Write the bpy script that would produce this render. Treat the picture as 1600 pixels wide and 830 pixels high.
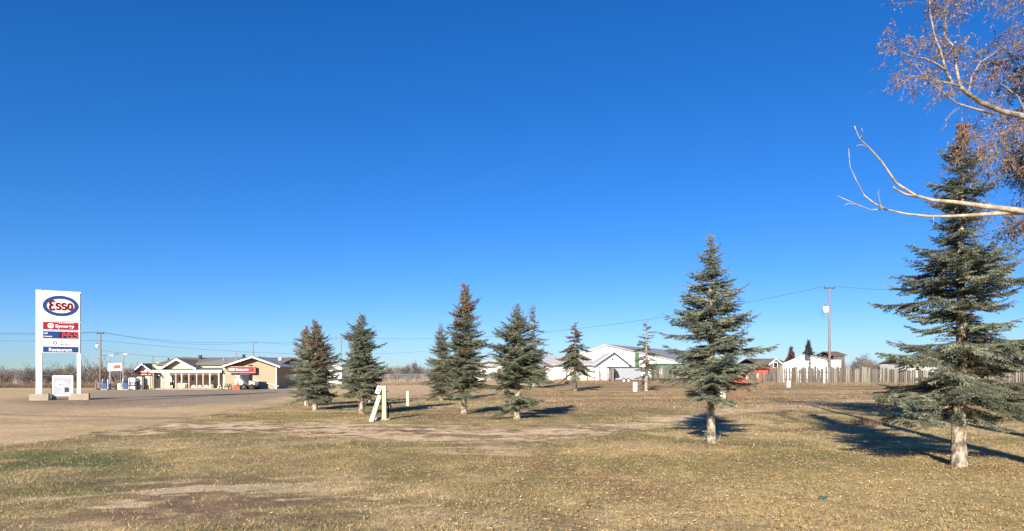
import bpy, math, random
import numpy as np
from mathutils import Vector, Matrix
R = math.radians
scn = bpy.context.scene
C = scn.collection
for o in list(bpy.data.objects): bpy.data.objects.remove(o)

# ------------------------------------------------------------------ camera, sky, sun, exposure
EYE, HOR, F = 1.6, 586.0, 1000.0          # eye height, horizon row of the photograph, focal length in its pixels
cam = bpy.data.cameras.new('camera'); camo = bpy.data.objects.new('camera', cam); C.objects.link(camo)
camo.location = (0, 0, EYE); camo.rotation_euler = (R(90), 0, 0)
cam.sensor_width = 36; cam.lens = F/1600*36; cam.shift_y = (HOR-415)/1600
cam.clip_end = 9000; cam.clip_start = 0.05
scn.camera = camo
SUN_EL = R(21.0); SUN_AZ = math.atan2(-0.29, -1.0)      # azimuth measured from +Y towards +X
w = bpy.data.worlds.new('World'); scn.world = w; w.use_nodes = True
nt = w.node_tree; nt.nodes.clear()
sky = nt.nodes.new('ShaderNodeTexSky'); sky.sky_type = 'NISHITA'; sky.sun_disc = False
sky.sun_elevation = SUN_EL; sky.sun_rotation = SUN_AZ; sky.altitude = 600
sky.air_density = 1.0; sky.dust_density = 0.2; sky.ozone_density = 2.5
bg = nt.nodes.new('ShaderNodeBackground'); bg.inputs[1].default_value = 0.06
out = nt.nodes.new('ShaderNodeOutputWorld')
hs_ = nt.nodes.new('ShaderNodeHueSaturation'); hs_.inputs['Saturation'].default_value = 1.3; hs_.inputs['Hue'].default_value = .505
nt.links.new(sky.outputs[0], hs_.inputs['Color']); 
sep = nt.nodes.new('ShaderNodeSeparateColor'); cmb = nt.nodes.new('ShaderNodeCombineColor'); nt.links.new(hs_.outputs[0], sep.inputs[0])
for i_, (k_, g_) in enumerate(((.56, 1.10), (.75, .88), (1.22, .92))):      # the photograph's colour response: one curve per channel for the whole sky
    m1 = nt.nodes.new('ShaderNodeMath'); m1.operation = 'MULTIPLY'; m1.inputs[1].default_value = .12; nt.links.new(sep.outputs[i_], m1.inputs[0])
    m2 = nt.nodes.new('ShaderNodeMath'); m2.operation = 'POWER'; m2.inputs[1].default_value = g_; nt.links.new(m1.outputs[0], m2.inputs[0])
    m3 = nt.nodes.new('ShaderNodeMath'); m3.operation = 'MULTIPLY'; m3.inputs[1].default_value = k_/.12; nt.links.new(m2.outputs[0], m3.inputs[0]); nt.links.new(m3.outputs[0], cmb.inputs[i_])
nt.links.new(cmb.outputs[0], bg.inputs[0]); nt.links.new(bg.outputs[0], out.inputs[0])
sl = bpy.data.lights.new('sun', 'SUN'); sl.energy = 5.0; sl.angle = R(0.5); sl.color = (1.0, 0.91, 0.77)
so = bpy.data.objects.new('sun', sl); C.objects.link(so)
sd = Vector((math.sin(SUN_AZ)*math.cos(SUN_EL), math.cos(SUN_AZ)*math.cos(SUN_EL), math.sin(SUN_EL)))
so.rotation_euler = sd.to_track_quat('Z', 'Y').to_euler()
scn.view_settings.view_transform = 'Standard'; scn.view_settings.look = 'None'
scn.view_settings.exposure = 1.0; scn.view_settings.gamma = 1
scn.render.engine = 'CYCLES'

# ------------------------------------------------------------------ helpers
def srgb(r, g, b, k=1.0):
    f = lambda c: (c/255/12.92 if c/255 <= .04045 else ((c/255+.055)/1.055)**2.4)*k
    return (f(r), f(g), f(b))
def mat(name, col, rough=.8, var=.25, scale=6, bump=0.0, bscale=30, metal=0, spec=.3, stretch=(1, 1, 1), wave=None, attr=None, emit=0, col2=None):
    m = bpy.data.materials.new(name); m.use_nodes = True
    n = m.node_tree.nodes; L = m.node_tree.links; p = n['Principled BSDF']
    p.inputs['Roughness'].default_value = rough; p.inputs['Metallic'].default_value = metal
    p.inputs['Specular IOR Level'].default_value = spec
    tc = n.new('ShaderNodeTexCoord'); mp = n.new('ShaderNodeMapping'); mp.inputs['Scale'].default_value = stretch
    L.new(tc.outputs['Object'], mp.inputs[0])
    nz = n.new('ShaderNodeTexNoise'); nz.inputs['Scale'].default_value = scale; nz.inputs['Detail'].default_value = 6
    nz.inputs['Roughness'].default_value = .65
    L.new(mp.outputs[0], nz.inputs[0])
    rp = n.new('ShaderNodeMapRange'); rp.inputs[1].default_value = .25; rp.inputs[2].default_value = .75
    rp.inputs[3].default_value = 1-var; rp.inputs[4].default_value = 1+var*.6
    L.new(nz.outputs[0], rp.inputs[0])
    mx = n.new('ShaderNodeVectorMath'); mx.operation = 'SCALE'
    if attr:
        a = n.new('ShaderNodeAttribute'); a.attribute_name = attr; L.new(a.outputs['Color'], mx.inputs[0])
    elif col2:
        mm = n.new('ShaderNodeMix'); mm.data_type = 'RGBA'; mm.inputs[6].default_value = (*col, 1); mm.inputs[7].default_value = (*col2, 1)
        n2 = n.new('ShaderNodeTexNoise'); n2.inputs['Scale'].default_value = scale*.6; n2.inputs['Detail'].default_value = 5
        L.new(mp.outputs[0], n2.inputs[0])
        r2 = n.new('ShaderNodeMapRange'); r2.inputs[1].default_value = .42; r2.inputs[2].default_value = .6; L.new(n2.outputs[0], r2.inputs[0])
        L.new(r2.outputs[0], mm.inputs[0]); L.new(mm.outputs[2], mx.inputs[0])
    else: mx.inputs[0].default_value = col
    L.new(rp.outputs[0], mx.inputs['Scale']); L.new(mx.outputs[0], p.inputs['Base Color'])
    if bump or wave:
        b = n.new('ShaderNodeBump'); b.inputs['Strength'].default_value = bump or .4; b.inputs['Distance'].default_value = .02
        if wave:
            wv = n.new('ShaderNodeTexWave'); wv.bands_direction = wave[0]; wv.inputs['Scale'].default_value = wave[1]; wv.inputs['Distortion'].default_value = .2
            L.new(tc.outputs['Object'], wv.inputs[0]); L.new(wv.outputs['Fac'], b.inputs['Height'])
        else:
            nb = n.new('ShaderNodeTexNoise'); nb.inputs['Scale'].default_value = bscale; nb.inputs['Detail'].default_value = 6
            L.new(mp.outputs[0], nb.inputs[0]); L.new(nb.outputs[0], b.inputs['Height'])
        L.new(b.outputs[0], p.inputs['Normal'])
    if emit:
        p.inputs['Emission Color'].default_value = (*col, 1); p.inputs['Emission Strength'].default_value = emit
    return m
M = dict(
 white=mat('white_paint', (.78, .77, .74), .55, .12, 2),
 cream=mat('cream_clapboard', (.62, .53, .36), .8, .12, 2, wave=('Z', 3.2)),
 creamtrim=mat('cream_trim', (.66, .60, .47), .7, .1, 3),
 tan=mat('tan_siding', (.33, .27, .18), .8, .1, 2, wave=('Z', 3.0)),
 shingle=mat('grey_brown_shingles', (.19, .165, .135), .95, .25, 5, bump=.5, bscale=20),
 shingle2=mat('dark_shingles', (.11, .09, .085), .95, .25, 5, bump=.5, bscale=20),
 metalroof=mat('grey_metal_roof', (.33, .31, .28), .5, .15, 3, wave=('X', 2.5), metal=.2),
 paleroof=mat('pale_metal_roof', (.56, .53, .49), .5, .12, 1.5, wave=('X', 1.2)),
 soffit=mat('brown_soffit', (.10, .085, .075), .9, .15, 4),
 dark=mat('dark_trim', (.05, .045, .05), .7, .2, 4),
 bluegrey=mat('blue_grey_fascia', (.10, .10, .16), .7, .15, 4),
 lattice=mat('brown_lattice', (.17, .115, .095), .85, .25, 8),
 glass=mat('dark_window_glass', (.03, .035, .045), .12, .3, 2, spec=.6),
 red=mat('sign_red', (.24, .008, .018), .45, .08, 3),
 pink=mat('weathered_red_paint', (.52, .33, .27), .8, .25, 4),
 navy=mat('sign_blue', (.010, .035, .16), .45, .08, 3),
 black=mat('black_plastic', (.015, .015, .018), .5, .2, 4),
 led=mat('price_led_red', (.9, .03, .05), .5, 0, 1, emit=.5),
 concrete=mat('weathered_concrete', (.36, .31, .24), .95, .25, 5, bump=.5, bscale=25),
 steel=mat('galvanised_steel', (.30, .29, .28), .5, .15, 8, metal=.3),
 pole=mat('grey_pole_timber', (.22, .19, .155), .95, .25, 9, bump=.5, bscale=18, stretch=(1, 1, .08)),
 slab=mat('weathered_slab_timber', (.180, .165, .145), .95, .45, 7, bump=.8, bscale=16, stretch=(1, 1, .1), col2=(.09, .075, .06)),
 slab2=mat('pale_slab_timber', (.29, .265, .23), .95, .4, 7, bump=.8, bscale=16, stretch=(1, 1, .1), col2=(.15, .13, .10)),
 slab3=mat('brown_slab_timber', (.150, .133, .112), .95, .45, 7, bump=.8, bscale=16, stretch=(1, 1, .1), col2=(.08, .06, .045)),
 palegreen=mat('faded_green_timber', (.42, .45, .28), .9, .2, 6, bump=.4, bscale=20, stretch=(1, 1, .2), col2=(.52, .51, .38)),
 redbarn=mat('faded_red_cladding', (.40, .075, .05), .75, .18, 2, wave=('X', 1.5)),
 green=mat('green_metal_cladding', (.05, .13, .075), .6, .15, 2, wave=('X', 2.0)),
 whitesteel=mat('white_metal_cladding', (.66, .65, .62), .55, .08, 1, wave=('X', 1.4)),
 bucket=mat('red_orange_steel', (.45, .07, .035), .6, .3, 6),
 tyre=mat('black_tyre', (.02, .02, .02), .9, .2, 6),
 pumpblue=mat('blue_pump_panel', (.025, .06, .17), .5, .1, 4),
 bark=mat('pale_spruce_bark', (.44, .37, .28), .95, .5, 18, bump=1, bscale=26, stretch=(1, 1, .6), col2=(.13, .10, .075)),
 barkdark=mat('spruce_branch_wood', (.16, .125, .095), .95, .3, 14, bump=.6, bscale=30),
 birch=mat('pale_birch_bark', (.38, .32, .25), .9, .35, 14, bump=1, bscale=26, stretch=(1, 1, 2), col2=(.19, .145, .11)),
 deadwood=mat('bleached_dead_wood', (.50, .42, .32), .85, .3, 12, bump=.4, bscale=30, col2=(.30, .24, .18)),
 needle=mat('spruce_needles', (1, 1, 1), .65, .2, 3, spec=.25, attr='Col'),
 cone=mat('brown_spruce_cones', (.20, .09, .05), .8, .3, 10),
 twig=mat('bare_grey_twigs', (.14, .13, .125), .95, .25, 1.2),
 twig2=mat('bare_reddish_twigs', (.21, .155, .125), .95, .25, 1.2),
 fartree=mat('distant_spruce_foliage', (.035, .042, .035), .95, .3, 2),
 rusty=mat('rusty_brown_spruce_foliage', (.10, .05, .04), .95, .3, 2),
 leafb=mat('withered_leaves', (1, 1, 1), .6, .3, 8, spec=.2, attr='Col'),
 grass=mat('dry_grass_blades', (1, 1, 1), .8, .15, 3, spec=.2, attr='Col'),
 dirt=mat('sandy_brown_dirt', (.36, .235, .135), 1, .25, 2.5, bump=.8, bscale=9),
 stone=mat('pale_fieldstone', (.40, .37, .31), .95, .3, 5, bump=.5, bscale=12),
 galv=mat('grey_trailer_side', (.28, .30, .33), .5, .15, 3, wave=('X', 1.3)),
 teal=mat('teal_plastic', (.04, .11, .10), .5, .1, 8),
 wire=mat('dark_power_cable', (.05, .055, .07), .7, .1, 3),
)

class MB:
    """collects shapes and links them as one mesh"""
    def __init__(s): s.v = []; s.f = []
    def poly(s, pts, faces):
        k = len(s.v); s.v += [tuple(p) for p in pts]; s.f += [tuple(i+k for i in f) for f in faces]; return s
    def box(s, x0, x1, y0, y1, z0, z1):
        return s.poly([(x0,y0,z0),(x1,y0,z0),(x1,y1,z0),(x0,y1,z0),(x0,y0,z1),(x1,y0,z1),(x1,y1,z1),(x0,y1,z1)],
                      [(0,3,2,1),(4,5,6,7),(0,1,5,4),(1,2,6,5),(2,3,7,6),(3,0,4,7)])
    def cbox(s, x, y, z, sx, sy, sz): return s.box(x-sx/2, x+sx/2, y-sy/2, y+sy/2, z-sz/2, z+sz/2)
    def extr(s, pts, d):               # polygon pts (3D) extruded by vector d
        n = len(pts); d = Vector(d); a = [Vector(p) for p in pts]
        return s.poly(a+[p+d for p in a], [tuple(range(n))[::-1], tuple(range(n, 2*n))]+[(i, (i+1) % n, (i+1) % n+n, i+n) for i in range(n)])
    def tube(s, pts, rad, sides=6, cap=True):
        pts = [Vector(p) for p in pts]; n = len(pts)
        if not hasattr(rad, '__len__'): rad = [rad]*n
        k = len(s.v); up = Vector((0, 0, 1))
        for i, p in enumerate(pts):
            t = (pts[min(i+1, n-1)]-pts[max(i-1, 0)]).normalized()
            a = t.cross(up if abs(t.z) < .9 else Vector((1, 0, 0))).normalized(); b = t.cross(a)
            for j in range(sides):
                q = 2*math.pi*j/sides; s.v.append(tuple(p+(a*math.cos(q)+b*math.sin(q))*rad[i]))
        for i in range(n-1):
            for j in range(sides):
                s.f.append((k+i*sides+j, k+i*sides+(j+1) % sides, k+(i+1)*sides+(j+1) % sides, k+(i+1)*sides+j))
        if cap: s.f.append(tuple(k+j for j in range(sides))[::-1]); s.f.append(tuple(k+(n-1)*sides+j for j in range(sides)))
        return s
    def blob(s, c, r, seg=10, rings=6, jit=.0, rng=random):
        k = len(s.v); c = Vector(c)
        for i in range(rings+1):
            ph = math.pi*i/rings
            for j in range(seg):
                q = 2*math.pi*j/seg; g = 1+rng.uniform(-jit, jit)
                s.v.append((c.x+r[0]*g*math.sin(ph)*math.cos(q), c.y+r[1]*g*math.sin(ph)*math.sin(q), c.z+r[2]*g*math.cos(ph)))
        for i in range(rings):
            for j in range(seg): s.f.append((k+i*seg+j, k+(i+1)*seg+j, k+(i+1)*seg+(j+1) % seg, k+i*seg+(j+1) % seg))
        return s
    def build(s, name, m, parent=None, smooth=False, xf=None):
        me = bpy.data.meshes.new(name)
        vs = [tuple(xf @ Vector(v)) for v in s.v] if xf else s.v
        me.from_pydata(vs, [], s.f); me.materials.append(m)
        if smooth: me.polygons.foreach_set('use_smooth', [True]*len(me.polygons))
        o = bpy.data.objects.new(name, me); C.objects.link(o)
        if parent: place(o, parent)
        return o
def world_loc(o):
    v = Matrix.Identity(4)
    while o: v = Matrix.LocRotScale(o.location, o.rotation_euler, o.scale) @ v; o = o.parent
    return v
def place(o, parent):                    # meshes are written in world space; keep them there under their thing
    o.parent = parent; o.matrix_parent_inverse = Matrix.Identity(4)
    inv = world_loc(parent).inverted()
    o.location = inv.translation; o.rotation_euler = inv.to_euler(); return o
def tag(o, label, cat, group=None, kind=None):
    if label: o['label'] = label
    if cat: o['category'] = cat
    if group: o['group'] = group
    if kind: o['kind'] = kind
    return o
def thing(name, label, cat, loc, group=None):
    o = bpy.data.objects.new(name, None); C.objects.link(o); o.location = loc; o.empty_display_size = .2
    return tag(o, label, cat, group)
def tree_copy(root, loc, label, rz=0, sc=(1, 1, 1)):
    c = root.copy(); C.objects.link(c); c.location = loc; c.rotation_euler = (0, 0, rz); c.scale = sc; c['label'] = label
    for ch in root.children:
        d = ch.copy(); C.objects.link(d); d.parent = c
    return c
def tri_mesh(name, V, m, parent=None, col=None, smooth=False):
    """V: (n,3,3) array of triangles"""
    n = len(V); me = bpy.data.meshes.new(name)
    me.vertices.add(n*3); me.vertices.foreach_set('co', V.astype(np.float32).ravel())
    me.loops.add(n*3); me.loops.foreach_set('vertex_index', np.arange(n*3, dtype=np.int32))
    me.polygons.add(n); me.polygons.foreach_set('loop_start', np.arange(0, n*3, 3, dtype=np.int32))
    if col is not None:
        a = me.color_attributes.new('Col', 'FLOAT_COLOR', 'POINT')
        cc = np.ones((n*3, 4), np.float32); cc[:, :3] = np.repeat(col, 3, axis=0); a.data.foreach_set('color', cc.ravel())
    me.update(calc_edges=True); me.materials.append(m)
    o = bpy.data.objects.new(name, me); C.objects.link(o)
    if parent: place(o, parent)
    return o

# ------------------------------------------------------------------ noise and terrain
def vnoise(x, y, seed=0):
    xi = np.floor(x).astype(np.int64); yi = np.floor(y).astype(np.int64); xf = x-xi; yf = y-yi
    def h(a, b):
        n = (a*374761393+b*668265263+seed*982451653) & 0x7fffffff
        n = ((n ^ (n >> 13))*1274126177) & 0x7fffffff
        return ((n ^ (n >> 16)) & 0xffff)/65535.0
    u = xf*xf*(3-2*xf); v = yf*yf*(3-2*yf)
    return (h(xi, yi)*(1-u)+h(xi+1, yi)*u)*(1-v)+(h(xi, yi+1)*(1-u)+h(xi+1, yi+1)*u)*v
def fbm(x, y, seed=0, o=4):
    s = 0; a = .5; t = 0
    for i in range(o): s = s+a*vnoise(x*2**i, y*2**i, seed+i); t += a; a *= .55
    return s/t
def sst(a, b, x): t = np.clip((x-a)/(b-a), 0, 1); return t*t*(3-2*t)
def gz(x, y):
    x = np.asarray(x, float); y = np.asarray(y, float)
    u = x/np.maximum(y, 8)
    T = np.interp(u, [-.9, -.6, -.42, -.3, -.12, 0, .1, .2, .35, .5, .9], [-.35, -.34, -.30, -.2, .15, .45, .55, .55, .30, .26, .3])
    return T*sst(32, 92, y)
def G(x, y): return float(gz(x, y))
def at(px, D): return (px-800)/F*D
def zt(py, D): return EYE+(HOR-py)/F*D
def gp(px, D): x = at(px, D); return Vector((x, D, G(x, D)))

def pix(x, y):
    yy = np.maximum(y, 1.0); z = gz(x, y)
    return 800+F*x/yy, HOR+F*(EYE-z)/yy
def tint(x, y):
    """real ground colours; returns rgb and how grassy it is"""
    P, Q = pix(x, y)
    n1 = fbm(x*.35, y*.35, 3); n2 = fbm(x*1.6, y*1.1, 11); n3 = fbm(x*5, y*3, 23); n4 = fbm(x*.9, y*2.6, 41)
    straw = np.array([.445, .33, .165]); olive = np.array([.24, .195, .08]); brown = np.array([.31, .20, .11])
    grn = np.array([.115, .130, .052]); mud = np.array([.22, .14, .088]); pale = np.array([.68, .50, .31]); grav = np.array([.56, .40, .215])
    asph = np.array([.34, .265, .18])
    mixc = lambda a, b, t: a*(1-t[..., None])+b*t[..., None]
    one = np.ones(np.shape(x)+(3,))
    c = mixc(one*straw, one*olive, sst(.38, .62, n1*.6+n2*.4))
    c = mixc(c, one*brown, sst(.50, .72, n2*.5+fbm(x*.6, y*.6, 77)*.5)*.75)
    right = sst(950, 1300, P)*sst(690, 760, Q)
    c = mixc(c, one*np.array([.42, .31, .13]), right*.6)
    lawn = sst(640, 655, Q)*0+((Q < 672)*1.0)*sst(604, 622, Q)
    c = mixc(c, one*np.array([.30, .235, .095]), lawn*.45*sst(.3, .6, n1))
    # brown drier grass in the middle distance
    mid = (Q < 640)*(P > 760)*sst(760, 840, P)
    c = mixc(c, one*np.array([.38, .24, .13]), mid*.75*sst(.35, .55, n4))
    bd_ = sst(.50, .60, fbm(x*.12+y*.05, y*.55-x*.05, 141)*.7+n2*.3)*((Q < 668)*1.0)*sst(470, 560, P)
    c = mixc(c, one*np.array([.17, .115, .065]), bd_*.55)
    # dark red-brown mud streaks, bottom left
    streak = sst(.44, .56, fbm(x*.55+y*.15, y*2.2-x*.55, 51))
    mz = np.exp(-(((P-330)/300)**2+((Q-785)/42)**2)**1.2)
    c = mixc(c, one*mud, np.clip(mz*1.2*streak*sst(.25, .55, n3*.6+n2*.4), 0, .85))
    pst = sst(.56, .64, fbm(x*.9+y*.3, y*3.2-x*.9, 61))
    c = mixc(c, one*pale*.85, np.clip(mz*1.4*pst, 0, 1))
    # green patches, left
    g1 = np.exp(-(((P-110)/110)**2+((Q-718)/13)**2)); g2 = np.exp(-(((P-60)/180)**2+((Q-745)/30)**2))*.55
    g3 = np.exp(-(((P-1260)/90)**2+((Q-715)/16)**2))*.35+np.exp(-(((P-420)/60)**2+((Q-765)/14)**2))*.35+np.exp(-(((P-880)/120)**2+((Q-655)/10)**2))*.35
    c = mixc(c, one*grn, np.clip((g1*1.3+g2+g3)*sst(.25, .6, n3*.5+n2*.5+.08), 0, .9))
    # worn dirt track
    cy = np.interp(P, [-400, 150, 300, 450, 600, 800, 950, 1050, 1150, 1300, 1500], [700, 676, 668, 669, 674, 683, 668, 657, 642, 628, 618])
    hw = np.interp(P, [-400, 150, 450, 650, 800, 950, 1100, 1300, 1500], [4, 9, 12, 15, 17, 11, 7, 4, 3])
    e = 1-np.abs(Q-cy)/hw+(fbm(x*.9, y*1.6, 91)-.5)*1.9
    track = sst(-.05, .65, e)*np.where(P > 1150, .5, .92)
    e2 = 1-np.sqrt(((P-760)/130)**2+((Q-703)/12)**2)+(n4-.5)*2.2
    track = np.maximum(track, sst(.2, 1.0, e2)*.75)
    tuft = sst(.50, .62, fbm(x*1.5, y*2.2, 5)*.6+fbm(x*4, y*4, 6)*.4)
    track0 = track*.8; track = track*(1-.9*tuft)*(.8+.2*sst(.3, .6, n3))
    c = mixc(c, one*np.array([.20, .125, .07]), np.clip(track0*tuft*.8, 0, 1))
    c = mixc(c, one*pale*(.9+.25*n3[..., None]), np.clip(track, 0, 1))
    # gravel yard
    ge = np.interp(P, [-900, 0, 100, 200, 300, 400, 450, 520, 600, 700, 780, 840, 900, 2000], [760, 698, 684, 668, 654, 639, 630, 624, 622, 619, 612, 606, 590, 560])
    gv = sst(-4, 5, (ge-Q)+(n2-.5)*14+(n3-.5)*6)
    stk = fbm(x*.25, y*.9, 131)*.6+fbm(x*1.2, y*3.2, 133)*.4
    gcol = one*grav*(.60+.74*stk[..., None])
    c = mixc(c, gcol, gv)
    # asphalt apron in front of the store
    top = np.interp(P, [-400, 0, 200, 440, 480], [640, 624, 604, 604, 612]); bot = np.interp(P, [-400, 0, 120, 300, 400, 450, 480], [655, 650, 640, 634, 628, 620, 612])
    aw = sst(-2, 3, np.minimum(Q-top, bot-Q)+(n2-.5)*7)*(P < 490)
    c = mixc(c, one*asph*(.9+.2*n1[..., None]), aw*np.interp(P, [-400, 0, 160, 220], [.25, .35, .8, 1.0]))
    ln = np.exp(-((Q-np.interp(P, [180, 300, 430], [627, 620.5, 613]))/.9)**2)*(P > 185)*(P < 432)
    c = mixc(c, one*np.array([.10, .085, .075]), ln*.7)
    # tyre marks in the yard
    tm = np.exp(-((Q-(648+6*np.sin(P/260)))/1.4)**2)+np.exp(-((Q-(661-P*.03))/1.6)**2)*.6
    c = mixc(c, one*asph*.75, np.clip(tm*gv*.55*(P < 500), 0, 1))
    for tx_, ty_ in ((7.83, 11.2), (4.71, 15.1), (.19, 23.2), (-1.97, 26.2), (-6.16, 26.2), (-9.1, 29.6)):      # brown needle litter under the spruces
        c = mixc(c, one*np.array([.20, .125, .07]), .75*np.exp(-((x-tx_)**2+(y-ty_)**2)/(.75**2))*sst(.25, .55, n3))
    sgz = np.exp(-(((P-115)/95)**2+((Q-627)/6.5)**2)**1.5)
    c = mixc(c, one*np.array([.26, .18, .105]), np.clip(sgz*1.2*sst(.3, .5, n3*.5+n2*.5), 0, .85))
    dk = sst(.56, .63, fbm(x*1.1, y*1.7, 151)*.55+fbm(x*3.2, y*3.6, 153)*.45)*np.exp(-((Q-ge-2)/9)**2)*(P < 760)+sst(.55, .62, fbm(x*1.2, y*1.6, 161)*.55+fbm(x*3.4, y*3.6, 163)*.45)*np.exp(-((Q-cy)/(hw*1.2))**2)*(P > 150)*(P < 1000)
    c = mixc(c, one*np.array([.15, .10, .058]), np.clip(dk*.9, 0, .9))
    grassy = np.clip((1-gv)*(1-np.clip(track*1.3, 0, 1)), 0, 1)
    grassy = grassy*(1-.7*np.clip(mz*1.5*streak, 0, 1))
    return c, grassy

# ground: one polar sheet from under the camera to the horizon
ang = np.concatenate([np.radians(np.linspace(-52, 52, 417)), np.radians(np.linspace(56, 304, 50))])
rad = np.concatenate([np.linspace(.3, 4.8, 10), np.geomspace(5, 62, 460), np.geomspace(63, 260, 110), np.geomspace(280, 7000, 30)])
A, Rr = np.meshgrid(ang, rad); X = Rr*np.sin(A); Y = Rr*np.cos(A)
fine = np.exp(-Rr/45)
Z = gz(X, Y)+(fbm(X*1.1, Y*1.1, 7)-.5)*.07*fine+(fbm(X*7, Y*7, 8, 3)-.5)*.045*np.exp(-Rr/22)
Z = np.where(Y < 3, Z*0, Z)
nr, na = X.shape
idx = np.arange(nr*na).reshape(nr, na)
q = np.stack([idx[:-1, :], np.roll(idx, -1, 1)[:-1, :], np.roll(idx, -1, 1)[1:, :], idx[1:, :]], -1).reshape(-1, 4)
me = bpy.data.meshes.new('ground'); me.vertices.add(nr*na+1)
co = np.concatenate([np.stack([X, Y, Z], -1).reshape(-1, 3), [[0, 0, 0]]]); me.vertices.foreach_set('co', co.astype(np.float32).ravel())
tri = np.stack([np.full(na, nr*na), np.roll(idx[0], -1), idx[0]], -1)
lv = np.concatenate([q[:, ::-1].ravel(), tri.ravel()]).astype(np.int32)
me.loops.add(len(lv)); me.loops.foreach_set('vertex_index', lv)
me.polygons.add(len(q)+na)
me.polygons.foreach_set('loop_start', np.concatenate([np.arange(len(q))*4, len(q)*4+np.arange(na)*3]).astype(np.int32))
me.polygons.foreach_set('use_smooth', np.ones(len(q)+na, bool))
cc, gg = tint(X, Y)
ca = me.color_attributes.new('Col', 'FLOAT_COLOR', 'POINT')
arr = np.ones((nr*na+1, 4), np.float32); arr[:-1, :3] = cc.reshape(-1, 3); arr[:-1, 3] = gg.ravel(); arr[-1] = (.2, .16, .08, 1)
ca.data.foreach_set('color', arr.ravel()); me.update(calc_edges=True)
gm = bpy.data.materials.new('prairie_ground'); gm.use_nodes = True
n = gm.node_tree.nodes; L = gm.node_tree.links; p = n['Principled BSDF']; p.inputs['Roughness'].default_value = .95; p.inputs['Specular IOR Level'].default_value = .1
at_ = n.new('ShaderNodeAttribute'); at_.attribute_name = 'Col'; ge_ = n.new('ShaderNodeNewGeometry')
def gnoise(scale, det=5, ro=.7, st=(1, 1, 1)):
    mp = n.new('ShaderNodeMapping'); mp.inputs['Scale'].default_value = st; L.new(ge_.outputs['Position'], mp.inputs[0])
    a = n.new('ShaderNodeTexNoise'); a.inputs['Scale'].default_value = scale; a.inputs['Detail'].default_value = det; a.inputs['Roughness'].default_value = ro
    L.new(mp.outputs[0], a.inputs[0]); return a
def mrange(src, a, b, c, d):
    r = n.new('ShaderNodeMapRange'); r.inputs[1].default_value = a; r.inputs[2].default_value = b; r.inputs[3].default_value = c; r.inputs[4].default_value = d
    L.new(src, r.inputs[0]); return r
na1 = gnoise(22, 6, .75); na2 = gnoise(3.0, 5, .7, (1, 1.4, 1))
r1 = mrange(na1.outputs[0], .32, .68, .5, 1.5); r2 = mrange(na2.outputs[0], .3, .7, .75, 1.25)
ml = n.new('ShaderNodeMath'); ml.operation = 'MULTIPLY'; L.new(r1.outputs[0], ml.inputs[0]); L.new(r2.outputs[0], ml.inputs[1])
# bare ground varies less than grass
mf = n.new('ShaderNodeMix'); mf.data_type = 'FLOAT'; gr = mrange(at_.outputs['Alpha'], 0, 1, .55, 1)
L.new(gr.outputs[0], mf.inputs[0]); mf.inputs[2].default_value = 1; L.new(ml.outputs[0], mf.inputs[3])
sc = n.new('ShaderNodeVectorMath'); sc.operation = 'SCALE'; L.new(at_.outputs['Color'], sc.inputs[0]); L.new(mf.outputs[0], sc.inputs['Scale'])
L.new(sc.outputs[0], p.inputs['Base Color'])
b1 = n.new('ShaderNodeBump'); b1.inputs['Strength'].default_value = .8; b1.inputs['Distance'].default_value = .03; L.new(na1.outputs[0], b1.inputs['Height'])
L.new(b1.outputs[0], p.inputs['Normal'])
me.materials.append(gm)
ground = bpy.data.objects.new('ground', me); C.objects.link(ground); tag(ground, None, None, kind='structure')

# ------------------------------------------------------------------ grass blades and fallen leaves
rs = np.random.default_rng(5)
def scatter(nn, d0, d1, half=.86):
    D = np.sqrt(rs.uniform(d0*d0, d1*d1, nn)); x = rs.uniform(-half, half, nn)*D; return x, D
def blades(nn, d0, d1, h, wd, name_seed=0, bright=1.0, pw=1.0):
    x, y = scatter(nn, d0, d1); c, g = tint(x, y)
    keep = (rs.random(nn) < g**pw+.02)*(fbm(x*1.3, y*1.3, 66) > rs.random(nn)*.75); x, y, c = x[keep], y[keep], c[keep]; k = len(x)
    z = gz(x, y)+(fbm(x*1.1, y*1.1, 7)-.5)*.07*np.exp(-np.hypot(x, y)/45)-.01
    hh = h*rs.uniform(.4, 1.3, k)*(1+.5*(fbm(x*.8, y*.8, 15)-.5)*2); a = rs.uniform(0, 2*np.pi, k); le = rs.uniform(.2, 1.6, k)*hh; b = rs.uniform(0, 2*np.pi, k)
    P0 = np.stack([x, y, z], -1); dv = np.stack([np.cos(a), np.sin(a), 0*a], -1)*(wd*rs.uniform(.6, 1.4, k))[:, None]
    tip = P0+np.stack([np.cos(b)*le, np.sin(b)*le, hh], -1)
    V = np.stack([P0-dv/2, P0+dv/2, tip], 1)
    col = c*rs.uniform(.5, 1.4, k)[:, None]*bright
    s = rs.random(k) < .22; col[s] = np.array([.58, .44, .25])*rs.uniform(.7, 1.2, s.sum())[:, None]
    return V, col
V1, c1 = blades(420000, 5.2, 14, .035, .006)
V2, c2 = blades(230000, 14, 30, .042, .012)
V3, c3 = blades(110000, 30, 62, .06, .03)
tag(tri_mesh('grass', np.concatenate([V1, V2, V3]), M['grass'], None, np.concatenate([c1, c2, c3])), None, None, kind='stuff')
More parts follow.
